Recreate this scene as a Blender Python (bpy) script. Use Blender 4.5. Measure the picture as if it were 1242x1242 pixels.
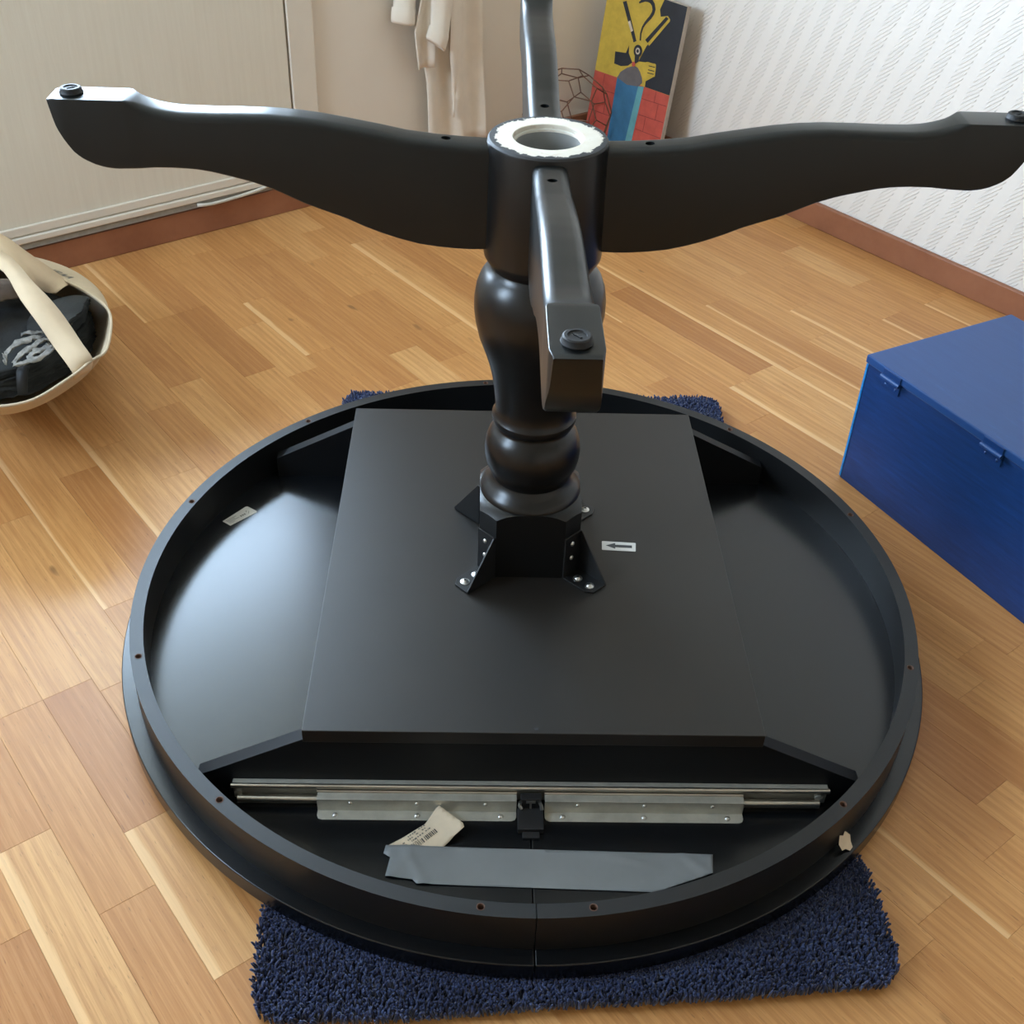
import bpy, bmesh, math, random
import numpy as np
from mathutils import Vector, Matrix
random.seed(7)
PI = math.pi
for o in list(bpy.data.objects): bpy.data.objects.remove(o)
SC = bpy.context.scene
COL = SC.collection

# ---------------------------------------------------------------- camera
cam_d = bpy.data.cameras.new('camera'); cam = bpy.data.objects.new('camera', cam_d); COL.objects.link(cam)
cam_d.sensor_width = 36.0; cam_d.lens = 36.0 * 1421.0 / 1242.0; cam_d.clip_start = 0.02
CR = Vector((0.9994033, -0.0128836, 0.0320487)); CU = Vector((-0.01741, 0.6134672, 0.7895283)); CF = Vector((0.0298328, 0.7896151, -0.6128768))
CP = Vector((-0.0691129, -1.2301189, 1.167035))
cam.matrix_world = Matrix(((CR.x, CU.x, -CF.x, CP.x), (CR.y, CU.y, -CF.y, CP.y), (CR.z, CU.z, -CF.z, CP.z), (0, 0, 0, 1)))
SC.camera = cam
# ---------------------------------------------------------------- room frame (corner K; X along left wall, -Y into the room)
K = Vector((0.2675, 2.046, 0.0))
UU = Vector((math.cos(math.radians(-53)), math.sin(math.radians(-53)), 0)); VV = Vector((-UU.y, UU.x, 0))
ROOM = Matrix(((VV.x, -UU.x, 0, K.x), (VV.y, -UU.y, 0, K.y), (0, 0, 1, 0), (0, 0, 0, 1)))
# ---------------------------------------------------------------- world, light, exposure
SC.view_settings.view_transform = 'Standard'; SC.view_settings.look = 'None'
SC.view_settings.gamma = 1.0; SC.view_settings.use_curve_mapping = False
SC.view_settings.exposure = 0.0
W_ = bpy.data.worlds.new('sky'); SC.world = W_; W_.use_nodes = True
nt = W_.node_tree; nt.nodes.clear()
out = nt.nodes.new('ShaderNodeOutputWorld'); bg = nt.nodes.new('ShaderNodeBackground')
tc = nt.nodes.new('ShaderNodeTexCoord'); sx = nt.nodes.new('ShaderNodeSeparateXYZ'); rmp = nt.nodes.new('ShaderNodeValToRGB')
nt.links.new(tc.outputs['Generated'], sx.inputs[0]); nt.links.new(sx.outputs['Z'], rmp.inputs[0])
nt.links.new(rmp.outputs[0], bg.inputs[0]); nt.links.new(bg.outputs[0], out.inputs[0])
rmp.color_ramp.elements[0].position = 0.0; rmp.color_ramp.elements[0].color = (0.30, 0.38, 0.42, 1)
rmp.color_ramp.elements[1].position = 0.06; rmp.color_ramp.elements[1].color = (0.66, 0.82, 1.0, 1)
e = rmp.color_ramp.elements.new(0.7); e.color = (0.56, 0.76, 1.0, 1)
bg.inputs[1].default_value = 36.0
# daylight portals at the glazed balcony door and at the window of the back wall
DOOR_X0, DOOR_X1, GLASS_Z0, GLASS_Z1 = -2.15, -0.97, 0.84, 2.10
WX0, WX1, WZ0, WZ1 = .20, 1.00, 1.05, 2.10      # second window in the side wall (distance from the corner)
def portal(name, M, w, h):
    l = bpy.data.lights.new(name, 'AREA'); l.shape = 'RECTANGLE'; l.size = w; l.size_y = h
    l.cycles.is_portal = True; l.energy = 1.0
    o = bpy.data.objects.new(name, l); COL.objects.link(o); o.matrix_world = M; return o
portal('daylight_portal', ROOM @ Matrix.Translation(((DOOR_X0 + DOOR_X1) / 2, 0.05, (GLASS_Z0 + GLASS_Z1) / 2)) @ Matrix.Rotation(-PI / 2, 4, 'X'), DOOR_X1 - DOOR_X0, GLASS_Z1 - GLASS_Z0)
portal('daylight_portal', ROOM @ Matrix.Translation((-3.55, -(WX0 + WX1) / 2, (WZ0 + WZ1) / 2)) @ Matrix.Rotation(-PI / 2, 4, 'Y'), WZ1 - WZ0, WX1 - WX0)

# ---------------------------------------------------------------- shader helpers
class NT:
    def __init__(s, name, base=(.8, .8, .8), rough=.5, metal=0.0, spec=.5, coat=0):
        s.m = bpy.data.materials.new(name); s.m.use_nodes = True; s.t = s.m.node_tree; s.n = s.t.nodes; s.l = s.t.links
        s.b = s.n['Principled BSDF']; s.b.inputs['Base Color'].default_value = (*base, 1); s.b.inputs['Roughness'].default_value = rough
        s.b.inputs['Metallic'].default_value = metal; s.b.inputs['Specular IOR Level'].default_value = spec
        if coat: s.b.inputs['Coat Weight'].default_value = coat
    def node(s, t, **kw):
        n = s.n.new(t)
        for k, v in kw.items(): setattr(n, k, v)
        return n
    def con(s, a, b):
        s.l.new(a, b)
    def inp(s, n, i, v):
        if hasattr(v, 'is_linked') or isinstance(v, bpy.types.NodeSocket): s.l.new(v, n.inputs[i])
        else: n.inputs[i].default_value = v
    def math(s, op, a, b=0.0, clamp=False):
        n = s.node('ShaderNodeMath', operation=op, use_clamp=clamp); s.inp(n, 0, a); s.inp(n, 1, b); return n.outputs[0]
    def coord(s, kind='Object', scale=(1, 1, 1), src=None):
        if src is None:
            src = s.node('ShaderNodeTexCoord').outputs[kind]
        m = s.node('ShaderNodeMapping'); s.con(src, m.inputs[0]); m.inputs['Scale'].default_value = scale; return m.outputs[0]
    def noise(s, vec, scale=5, detail=3, rough=.5, dist=0):
        n = s.node('ShaderNodeTexNoise'); s.con(vec, n.inputs['Vector']); n.inputs['Scale'].default_value = scale
        n.inputs['Detail'].default_value = detail; n.inputs['Roughness'].default_value = rough; n.inputs['Distortion'].default_value = dist
        return n.outputs['Fac']
    def ramp(s, fac, stops):
        r = s.node('ShaderNodeValToRGB'); s.con(fac, r.inputs[0]); cr = r.color_ramp
        while len(cr.elements) < len(stops): cr.elements.new(.5)
        for el, (p, c) in zip(cr.elements, stops): el.position = p; el.color = (*c, 1) if len(c) == 3 else c
        return r.outputs[0]
    def mix(s, fac, a, b, blend='MIX'):
        n = s.node('ShaderNodeMix', data_type='RGBA', blend_type=blend); s.inp(n, 0, fac)
        for i, v in ((6, a), (7, b)):
            if isinstance(v, tuple): v = (*v, 1) if len(v) == 3 else v
            s.inp(n, i, v)
        return n.outputs[2]
    def base(s, c): s.con(c, s.b.inputs['Base Color'])
    def rough(s, c): s.con(c, s.b.inputs['Roughness'])
    def bump(s, h, strength=.3, dist=.001):
        b = s.node('ShaderNodeBump'); s.con(h, b.inputs['Height']); b.inputs['Strength'].default_value = strength
        b.inputs['Distance'].default_value = dist; s.con(b.outputs[0], s.b.inputs['Normal'])

def simple(name, base, rough=.5, metal=0, spec=.5, var=.12, nscale=12, bump=.0, bscale=200, bdist=.0004):
    t = NT(name, base, rough, metal, spec); v = t.coord()
    f = t.noise(v, nscale, 4, .6)
    lo = tuple(max(0, c * (1 - var)) for c in base); hi = tuple(min(1, c * (1 + var)) for c in base)
    t.base(t.ramp(f, [(.3, lo), (.7, hi)]))
    if bump: t.bump(t.noise(v, bscale, 2, .6), bump, bdist)
    return t.m

M = {}
M['black_top'] = simple('black_satin_foil', (.0042, .0048, .006), .24, spec=.47, var=.1, bump=.10, bscale=900, bdist=.0002)
M['black_panel'] = simple('black_panel_foil', (.0140, .0120, .0102), .37, spec=.42, var=.06, bump=.10, bscale=1200, bdist=.0002)
M['black_wood'] = simple('black_lacquered_wood', (.0046, .0064, .0068), .36, spec=.44, var=.1, bump=.06, bscale=60, bdist=.0005)
M['black_turned'] = simple('black_turned_wood', (.0045, .0045, .0046), .30, spec=.45, var=.1, bump=.03, bscale=40, bdist=.0005)
M['black_edge'] = simple('black_edge_paint', (.006, .0062, .0066), .42, spec=.42, var=.2, bump=.12, bscale=400)
M['black_beam'] = simple('black_beam_foil', (.0045, .005, .006), .50, spec=.25, var=.1)
M['black_steel'] = simple('black_powder_steel', (.005, .0052, .0055), .42, spec=.5, bump=.05, bscale=900)
M['black_plastic'] = simple('black_plastic', (.007, .007, .008), .6)
M['zinc'] = simple('zinc_plated_steel', (.50, .49, .43), .45, metal=.6, var=.18, nscale=30, bump=.1, bscale=150)
M['rod'] = simple('steel_rod', (.50, .48, .43), .30, metal=1.0, var=.15, nscale=20)
M['screw'] = simple('bright_screw', (.62, .62, .60), .30, metal=1.0, var=.1)
M['dark_slot'] = simple('dark_recess', (.006, .006, .006), .7)
M['rust_hole'] = simple('raw_hole_rim', (.10, .045, .025), .8, var=.4, nscale=200)
M['tape'] = simple('grey_cloth_tape', (.21, .222, .23), .42, spec=.4, var=.10, nscale=10, bump=.25, bscale=35, bdist=.0015)
M['label_white'] = simple('white_label', (.62, .60, .56), .6, var=.04)
M['label_cream'] = simple('cream_paper', (.66, .54, .39), .7, var=.07, nscale=40)
M['ink'] = simple('black_ink', (.04, .04, .04), .6)
M['ink_grey'] = simple('grey_ink', (.16, .15, .13), .6)
M['door_white'] = None
M['copper'] = simple('copper_wire', (.16, .075, .045), .45, metal=.5)
M['canvas_tote'] = simple('unbleached_cotton', (.57, .46, .325), .9, var=.07, nscale=20, bump=.25, bscale=500)
M['canvas_handle'] = simple('cotton_webbing', (.66, .51, .345), .9, var=.05, nscale=20, bump=.25, bscale=600)
M['cloth_black'] = simple('black_cloth', (.016, .018, .019), .85, var=.4, nscale=25, bump=.5, bscale=60, bdist=.003)
M['cloth_taupe'] = simple('taupe_cloth', (.20, .155, .12), .85, var=.25, nscale=30)
M['cloth_grey'] = simple('grey_crinkled_cloth', (.25, .235, .21), .5, var=.5, nscale=60)
M['robe'] = simple('white_robe_cloth', (.78, .69, .58), .9, var=.03, nscale=30, bump=.2, bscale=150, bdist=.001)
M['gap_grey'] = simple('grey_gap_filler', (.30, .28, .24), .8, var=.15, nscale=60)
M['cable'] = simple('white_cable', (.62, .58, .50), .5)

# wall paint (smooth, warm white) + embossed wallpaper
t = NT('wall_plaster', (.72, .64, .54), .85, spec=.2); v = t.coord()
t.base(t.ramp(t.noise(v, 2.5, 4, .6), [(.3, (.72, .635, .53)), (.7, (.77, .685, .58))]))
t.bump(t.noise(v, 160, 3, .6), .12, .001); M['wall'] = t.m
t = NT('embossed_wallpaper', (.80, .77, .74), .7, spec=.3); src = t.node('ShaderNodeTexCoord').outputs['Object']
sep = t.node('ShaderNodeSeparateXYZ'); t.con(src, sep.inputs[0]); Y_ = sep.outputs['Y']; Z_ = sep.outputs['Z']
diag = t.math('ADD', t.math('MULTIPLY', Y_, 1.0), t.math('MULTIPLY', Z_, 1.15))     # strokes rise to the right
wob = t.math('MULTIPLY', t.noise(t.coord(src=src, scale=(1, 14, 14)), 1, 2), .012)
st = t.math('SINE', t.math('MULTIPLY', t.math('ADD', diag, wob), 560.0))
band = t.math('SINE', t.math('ADD', t.math('MULTIPLY', t.math('SUBTRACT', Y_, t.math('MULTIPLY', Z_, -.35)), 118.0), t.math('MULTIPLY', t.noise(t.coord(src=src, scale=(1, 6, 6)), 1, 2), 3)))
mask = t.math('MULTIPLY', t.math('ADD', band, .15), 3.0, clamp=True)
h = t.math('MULTIPLY', t.math('MULTIPLY', t.math('SUBTRACT', st, .3), 2.5, clamp=True), mask)
t.base(t.ramp(t.noise(t.coord(src=src), 3, 3), [(.3, (.80, .74, .675)), (.7, (.83, .78, .72))]))
t.bump(h, .72, .0027); M['wallpaper'] = t.m
t = NT('ceiling_paint', (.8, .77, .72), .9, spec=.1); v = t.coord(); t.bump(t.noise(v, 80, 2), .1); M['ceiling'] = t.m
# door panel: white woven-look laminate with faint vertical streaks
t = NT('door_laminate', (.7, .66, .56), .55, spec=.35); v = t.coord(scale=(1, 1, .05))
t.base(t.ramp(t.noise(v, 90, 3, .7), [(.25, (.70, .635, .52)), (.75, (.75, .69, .575))]))
v2 = t.coord(scale=(1, 1, .12)); t.bump(t.noise(v2, 160, 3, .6), .25, .001); M['door_white'] = t.m
M['trim_white'] = simple('trim_paint', (.72, .645, .54), .45, spec=.4, var=.03)
# skirting wood
t = NT('skirting_wood', (.3, .14, .08), .45, spec=.4); v = t.coord(scale=(.1, .1, 1)) if False else t.coord()
t.base(t.ramp(t.noise(v, 9, 5, .65), [(.3, (.245, .092, .045)), (.7, (.335, .135, .068))])); M['skirting'] = t.m
# blue painted wood with brush marks
def blue(name, a, b, sc):
    t = NT(name, a, .42, spec=.5); v = t.coord(scale=sc); f = t.noise(v, 14, 6, .7)
    g = t.noise(t.coord(), 3.5, 3, .6)
    c = t.ramp(f, [(.3, a), (.62, b), (.8, tuple(x * 1.6 for x in b))])
    t.base(t.mix(t.math('MULTIPLY', g, .5), c, a)); t.bump(f, .25, .0008); return t.m
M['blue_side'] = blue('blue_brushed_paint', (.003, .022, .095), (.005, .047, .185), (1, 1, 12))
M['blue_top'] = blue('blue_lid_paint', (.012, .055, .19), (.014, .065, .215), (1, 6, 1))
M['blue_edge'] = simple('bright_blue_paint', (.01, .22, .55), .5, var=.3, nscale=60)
# oak floor
t = NT('oak_stave', (.5, .27, .12), .34, spec=.36)
at = t.node('ShaderNodeAttribute', attribute_name='stave'); sc_ = t.node('ShaderNodeSeparateColor'); t.con(at.outputs['Color'], sc_.inputs[0])
tint, sapw, seed = sc_.outputs[0], sc_.outputs[1], sc_.outputs[2]
uv = t.node('ShaderNodeUVMap', uv_map='UVMap').outputs[0]; su = t.node('ShaderNodeSeparateXYZ'); t.con(uv, su.inputs[0])
off = t.node('ShaderNodeCombineXYZ'); t.con(t.math('MULTIPLY', seed, 37.0), off.inputs[0]); t.con(t.math('MULTIPLY', seed, 11.0), off.inputs[1])
va = t.node('ShaderNodeVectorMath', operation='ADD'); t.con(uv, va.inputs[0]); t.con(off.outputs[0], va.inputs[1]); P0 = va.outputs[0]
fine = t.noise(t.coord(src=P0, scale=(9, 420, 1)), 1, 4, .7)
broad = t.noise(t.coord(src=P0, scale=(3.2, 34, 1)), 1, 3, .6, 1.6)
cath = t.node('ShaderNodeTexWave', wave_type='BANDS', bands_direction='Y'); t.con(t.coord(src=P0, scale=(1.1, 16, 1)), cath.inputs['Vector'])
cath.inputs['Scale'].default_value = 1.6; cath.inputs['Distortion'].default_value = 7.0; cath.inputs['Detail'].default_value = 2; cath.inputs['Detail Scale'].default_value = .8
col = t.ramp(tint, [(0.0, (.40, .165, .050)), (.5, (.575, .280, .092)), (1.0, (.68, .385, .155))])
g1 = t.math('ADD', t.math('MULTIPLY', fine, .52), t.math('MULTIPLY', broad, .42))
g1 = t.math('ADD', g1, t.math('MULTIPLY', cath.outputs['Fac'], .08))
col = t.mix(t.math('MULTIPLY', t.math('SUBTRACT', .60, g1), 2.3, clamp=True), col, (.33, .125, .036))
col = t.mix(t.math('MULTIPLY', t.math('SUBTRACT', g1, .50), 1.2, clamp=True), col, (.74, .42, .18))
fleck = t.math('MULTIPLY', t.math('SUBTRACT', t.noise(t.coord(src=P0, scale=(45, 420, 1)), 1, 2, .6), .655), 12, clamp=True)
col = t.mix(t.math('MULTIPLY', fleck, .55), col, (.14, .06, .025))
knot = t.math('MULTIPLY', t.math('SUBTRACT', t.noise(t.coord(src=P0, scale=(14, 30, 1)), 1, 1, .4), .765), 16, clamp=True)
col = t.mix(t.math('MULTIPLY', knot, .6), col, (.10, .04, .015))
sapn = t.math('ADD', su.outputs['Z'], t.math('MULTIPLY', t.math('SUBTRACT', broad, .5), .10))
sap = t.math('MULTIPLY', t.math('SUBTRACT', sapw, sapn), 14, clamp=True)
sapon = t.math('GREATER_THAN', sapw, .01)
fr = t.math('DIVIDE', su.outputs['Y'], .0665)
sap = t.math('MULTIPLY', t.math('MULTIPLY', t.math('SUBTRACT', t.math('SUBTRACT', sapw, t.math('MULTIPLY', t.math('SUBTRACT', broad, .5), .25)), fr), 16, clamp=True), sapon)
col = t.mix(t.math('MULTIPLY', sap, .58), col, (.86, .56, .28))
t.base(col); t.rough(t.math('ADD', .36, t.math('MULTIPLY', fine, .12)))
t.bump(fine, .08, .0005); M['oak'] = t.m
M['joint'] = simple('floor_joint', (.20, .09, .035), .8)
# rug
t = NT('rug_pile', (.03, .05, .15), .85, spec=.15); at = t.node('ShaderNodeAttribute', attribute_name='tuft'); sc2 = t.node('ShaderNodeSeparateColor'); t.con(at.outputs['Color'], sc2.inputs[0])
t.base(t.ramp(sc2.outputs[0], [(0.0, (.016, .022, .062)), (.6, (.028, .040, .105)), (1.0, (.062, .088, .195))]))
t.b.inputs['Sheen Weight'].default_value = .3; M['pile'] = t.m
M['rug_base'] = simple('rug_backing', (.012, .018, .05), .95)
# hub top: worn white paint patch, black rim
t = NT('pedestal_end_paint', (.8, .78, .72), .6); src = t.node('ShaderNodeTexCoord').outputs['Object']
ln = t.node('ShaderNodeVectorMath', operation='LENGTH'); fl = t.coord(src=src, scale=(1, 1, 0)); t.con(fl, ln.inputs[0])
rr = t.math('ADD', ln.outputs['Value'], t.math('MULTIPLY', t.math('SUBTRACT', t.noise(t.coord(src=src), 90, 4, .65), .5), .020))
wcol = t.ramp(t.noise(t.coord(src=src), 50, 3), [(.35, (.64, .575, .47)), (.62, (.68, .63, .54)), (.75, (.56, .43, .33))])
t.base(t.mix(t.math('MULTIPLY', t.math('SUBTRACT', rr, .0568), 900, clamp=True), wcol, (.02, .021, .023)))
t.bump(t.noise(t.coord(src=src), 120, 3), .3, .001); M['hub_end'] = t.m
M['tube_grey'] = simple('grey_tube_lining', (.21, .21, .20), .5, var=.2)
M['tube_ring'] = simple('pale_inner_ring', (.62, .60, .53), .5)
# painting paints
for k, c in dict(yellow=(.56, .38, .05), black=(.018, .022, .030), red=(.50, .080, .055), blue=(.035, .15, .28), teal=(.12, .33, .36), dome=(.13, .115, .115), redline=(.22, .03, .03), white=(.62, .52, .40)).items():
    M['paint_' + k] = simple('painting_' + k, c, .55, var=.14, nscale=30, bump=.15, bscale=120)
M['board_edge'] = simple('painting_edge', (.42, .36, .30), .7)
# window glass: fresnel mix of clear and glossy
t = NT('window_glass'); tr = t.node('ShaderNodeBsdfTransparent'); gl = t.node('ShaderNodeBsdfGlossy'); gl.inputs['Roughness'].default_value = .02
fz = t.node('ShaderNodeFresnel'); mx = t.node('ShaderNodeMixShader'); ge = t.node('ShaderNodeNewGeometry'); t.con(t.math('MULTIPLY', fz.outputs[0], t.math('SUBTRACT', 1.0, ge.outputs['Backfacing'])), mx.inputs[0]); t.con(tr.outputs[0], mx.inputs[1]); t.con(gl.outputs[0], mx.inputs[2])
t.con(mx.outputs[0], t.n['Material Output'].inputs[0]); M['glass'] = t.m

# ---------------------------------------------------------------- object helpers
def tag(o, label=None, cat=None, group=None, kind=None):
    if label: o['label'] = label
    if cat: o['category'] = cat
    if group: o['group'] = group
    if kind: o['kind'] = kind
    return o
def empty(name, loc=(0, 0, 0), label=None, cat=None, group=None, kind=None, M4=None):
    o = bpy.data.objects.new(name, None); COL.objects.link(o); o.empty_display_size = .05
    if M4 is not None: o.matrix_world = M4
    else: o.location = loc
    return tag(o, label, cat, group, kind)
class MB:
    def __init__(s): s.b = bmesh.new()
    def _xf(s, vs, M4):
        if M4 is not None: bmesh.ops.transform(s.b, matrix=M4, verts=vs)
        return vs
    def box(s, x0, x1, y0, y1, z0, z1, M4=None, bev=0):
        r = bmesh.ops.create_cube(s.b, size=1, matrix=Matrix.Translation(((x0 + x1) / 2, (y0 + y1) / 2, (z0 + z1) / 2)) @ Matrix.Diagonal((x1 - x0, y1 - y0, z1 - z0, 1)))
        vs = r['verts']
        if bev:
            es = list({e for v in vs for e in v.link_edges})
            rb = bmesh.ops.bevel(s.b, geom=es, offset=bev, segments=2, affect='EDGES', profile=.5)
            vs = list({v for f in rb['faces'] for v in f.verts} | {v for v in vs if v.is_valid})
        return s._xf(vs, M4)
    def cyl(s, p0, p1, r0, r1=None, n=24, M4=None):
        p0, p1 = Vector(p0), Vector(p1); d = p1 - p0; r1 = r0 if r1 is None else r1
        q = d.to_track_quat('Z', 'Y').to_matrix().to_4x4()
        r = bmesh.ops.create_cone(s.b, cap_ends=True, segments=n, radius1=r0, radius2=r1, depth=d.length, matrix=Matrix.Translation((p0 + p1) / 2) @ q)
        return s._xf(r['verts'], M4)
    def tube(s, pts, r, n=8, closed=False, M4=None):
        pts = [Vector(p) for p in pts]; rings = []; N = len(pts); up = Vector((0, 0, 1))
        for i, p in enumerate(pts):
            a = pts[(i - 1) % N] if (closed or i > 0) else p; b = pts[(i + 1) % N] if (closed or i < N - 1) else p
            t = (b - a).normalized(); s1 = t.cross(up)
            if s1.length < 1e-3: s1 = t.cross(Vector((1, 0, 0)))
            s1.normalize(); s2 = s1.cross(t); rad = r[i] if isinstance(r, (list, tuple)) else r
            rings.append([s.b.verts.new(p + (s1 * math.cos(2 * PI * k / n) + s2 * math.sin(2 * PI * k / n)) * rad) for k in range(n)])
        for i in range(N if closed else N - 1):
            A, B = rings[i], rings[(i + 1) % N]
            for k in range(n): s.b.faces.new((A[k], A[(k + 1) % n], B[(k + 1) % n], B[k]))
        if not closed: s.b.faces.new(rings[0][::-1]); s.b.faces.new(rings[-1])
        return s._xf([v for rg in rings for v in rg], M4)
    def lathe(s, prof, n=64, a0=0, a1=2 * PI, M4=None, close_prof=False):
        full = abs(a1 - a0 - 2 * PI) < 1e-6; m = n if full else n + 1
        cols = []
        for i in range(m):
            a = a0 + (a1 - a0) * i / n
            cols.append([s.b.verts.new((r * math.cos(a), r * math.sin(a), z)) for r, z in prof])
        L = len(prof)
        for i in range(n):
            A, B = cols[i], cols[(i + 1) % m]
            for j in range(L if close_prof else L - 1):
                try: s.b.faces.new((A[j], B[j], B[(j + 1) % L], A[(j + 1) % L]))
                except ValueError: pass
        if not full and close_prof:
            s.b.faces.new(cols[0]); s.b.faces.new(cols[-1][::-1])
        vs = [v for c in cols for v in c]
        bmesh.ops.remove_doubles(s.b, verts=vs, dist=1e-6)
        return s._xf([v for v in vs if v.is_valid], M4)
    def prism(s, poly, z0, z1, M4=None):
        a = [s.b.verts.new((x, y, z0)) for x, y in poly]; b = [s.b.verts.new((x, y, z1)) for x, y in poly]; n = len(poly)
        s.b.faces.new(a[::-1]); s.b.faces.new(b)
        for i in range(n): s.b.faces.new((a[i], a[(i + 1) % n], b[(i + 1) % n], b[i]))
        return s._xf(a + b, M4)
    def grid(s, rows, closed=False):
        g = [[s.b.verts.new(p) for p in r] for r in rows]
        for i in range(len(g) - 1):
            m = len(g[i])
            for j in range(m if closed else m - 1): s.b.faces.new((g[i][j], g[i][(j + 1) % m], g[i + 1][(j + 1) % m], g[i + 1][j]))
        return g
    def build(s, name, mat, parent=None, smooth=False, M4=None, auto=None, bev=0, bevseg=2, doubles=False):
        if doubles: bmesh.ops.remove_doubles(s.b, verts=s.b.verts, dist=1e-5)
        bmesh.ops.recalc_face_normals(s.b, faces=s.b.faces)
        if auto is not None:
            for f in s.b.faces: f.smooth = True
            for e in s.b.edges:
                e.smooth = not (len(e.link_faces) == 2 and e.calc_face_angle(0) > math.radians(auto))
        elif smooth:
            for f in s.b.faces: f.smooth = True
        me = bpy.data.meshes.new(name); s.b.to_mesh(me); s.b.free()
        o = bpy.data.objects.new(name, me); COL.objects.link(o)
        for m in (mat if isinstance(mat, (list, tuple)) else [mat]): me.materials.append(m)
        if parent is not None: o.parent = parent
        if M4 is not None: o.matrix_local = M4
        if bev:
            md = o.modifiers.new('edge_round', 'BEVEL'); md.width = bev; md.segments = bevseg; md.limit_method = 'ANGLE'; md.angle_limit = math.radians(40); md.harden_normals = False
        return o
def boolean(o, mb, op='DIFFERENCE', auto=35):
    bmesh.ops.recalc_face_normals(mb.b, faces=mb.b.faces)
    me = bpy.data.meshes.new('cut'); mb.b.to_mesh(me); mb.b.free(); c = bpy.data.objects.new('cut', me); COL.objects.link(c)
    md = o.modifiers.new('b', 'BOOLEAN'); md.operation = op; md.solver = 'EXACT'; md.object = c
    # operate in world space: cutter takes the transform of the object
    bpy.context.view_layer.update(); c.matrix_world = o.matrix_world.copy(); bpy.context.view_layer.update()
    dg = bpy.context.evaluated_depsgraph_get(); new = bpy.data.meshes.new_from_object(o.evaluated_get(dg))
    old = o.data; nm = old.name; o.modifiers.clear(); o.data = new; bpy.data.objects.remove(c); bpy.data.meshes.remove(old); new.name = nm
    bm = bmesh.new(); bm.from_mesh(new)
    for f in bm.faces: f.smooth = True
    for e in bm.edges: e.smooth = not (len(e.link_faces) == 2 and e.calc_face_angle(0) > math.radians(auto))
    bm.to_mesh(new); bm.free(); return o
def copy_tree(o, parent=None, M4=None):
    c = o.copy(); COL.objects.link(c); c.parent = parent
    if M4 is not None: c.matrix_local = M4
    for ch in o.children: copy_tree(ch, c)
    return c
def R3(p): return ROOM @ Vector(p)
def structure(name, mb, mat, parent=None, bev=0, **kw):
    o = mb.build(name, mat, parent, bev=bev, **kw)
    if parent is None: o.matrix_world = ROOM; o['kind'] = 'structure'
    return o

# ================================================================ THE ROOM
X0, Y0, H = -3.5, -4.3, 2.45
floor = MB(); floor.box(X0, 0, Y0, 0, -.06, -.008); floor = structure('floor', floor, M['joint'])
m = MB(); m.box(X0, 0, Y0, 0, H, H + .08); structure('ceiling', m, M['ceiling'])
m = MB()                                                     # left wall with the opening of the glazed door
OX0, OX1, OZ0, OZ1 = -2.22, -.905, .068, 2.18
m.box(X0, OX0, 0, .15, 0, H); m.box(OX1, .15, 0, .15, 0, H); m.box(OX0, OX1, 0, .15, OZ1, H); m.box(OX0, OX1, 0, .15, 0, OZ0)
structure('wall_left', m, M['wall'])
m = MB(); m.box(0, .15, Y0, 0, 0, H); structure('wall_right', m, M['wallpaper'])
m = MB(); m.box(X0, .15, Y0 - .15, Y0, 0, H); structure('wall_back', m, M['wall'])
m = MB(); m.box(X0 - .15, X0, Y0, -WX1, 0, H); m.box(X0 - .15, X0, -WX0, .15, 0, H); m.box(X0 - .15, X0, -WX1, -WX0, 0, WZ0); m.box(X0 - .15, X0, -WX1, -WX0, WZ1, H); structure('wall_side', m, M['wall'])
m = MB(); m.box(X0, .15, .16, 1.30, 2.32, 2.50); structure('added_slab', m, M['gap_grey'])      # unseen balcony slab, added to keep high sky out of the tabletop reflection
# balcony door: casing, lower panel, moulded bottom rail, glazing
door = empty('door_1', kind='structure', M4=ROOM)
m = MB()
m.box(-.972, -.908, -.012, .10, .0685, OZ1); m.box(OX0 + .001, OX0 + .064, -.012, .10, .0685, OZ1); m.box(OX0, OX1 - .003, -.012, .10, OZ1 - .064, OZ1 - .001)
m.build('door_casing', M['trim_white'], door, bev=.003)
m = MB(); m.box(OX0 + .067, -.976, .010, .06, .0685, .120); m.box(OX0 + .0645, -.9725, .020, .07, .0685, .80); m.build('door_backing', M['trim_white'], door)
m = MB(); m.box(OX0 + .067, -.976, -.010, .045, .112, .775); m.build('door_panel', M['door_white'], door, bev=.004)
m = MB(); m.box(OX0 + .067, -.976, -.014, .05, .775, GLASS_Z0); m.box(OX0 + .067, OX0 + .14, -.012, .05, GLASS_Z0, 2.115); m.box(-1.04, -.976, -.012, .05, GLASS_Z0, 2.115)
m.box(OX0 + .14, -1.04, -.012, .05, 2.05, 2.115); m.build('glazing_frame', M['trim_white'], door, bev=.003)
m = MB(); m.box(OX0 + .141, -1.041, .016, .022, GLASS_Z0 + .001, 2.049); m.build('door_glass', M['glass'], door)
m = MB(); m.box(OX0 - .01, -1.06, -.016, -.0005, .096, .1145); m.box(OX0 - .01, -1.055, -.021, -.0005, .080, .0935)
m.box(OX0 - .01, -1.06, -.012, -.0005, .080, .10); m.build('bottom_moulding', M['trim_white'], door, bev=.002)
m = MB(); m.box(OX0 - .01, -1.05, -.017, -.0005, .0665, .080); m.build('sill_gap_strip', M['gap_grey'], door)
m = MB(); m.box(-1.075, -1.055, -.024, -.010, .082, .092); m.build('corner_clip', M['trim_white'], door, bev=.001)
m = MB(); m.tube([(-1.24, -.0225, .0745), (-1.222, -.0235, .0715), (-1.205, -.0245, .0705), (-1.175, -.0245, .071), (-1.135, -.024, .0725), (-1.10, -.0235, .075), (-1.07, -.023, .0785), (-1.045, -.021, .080)], .0038, 10)
m.build('loose_cable', M['cable'], door, smooth=True)
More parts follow.
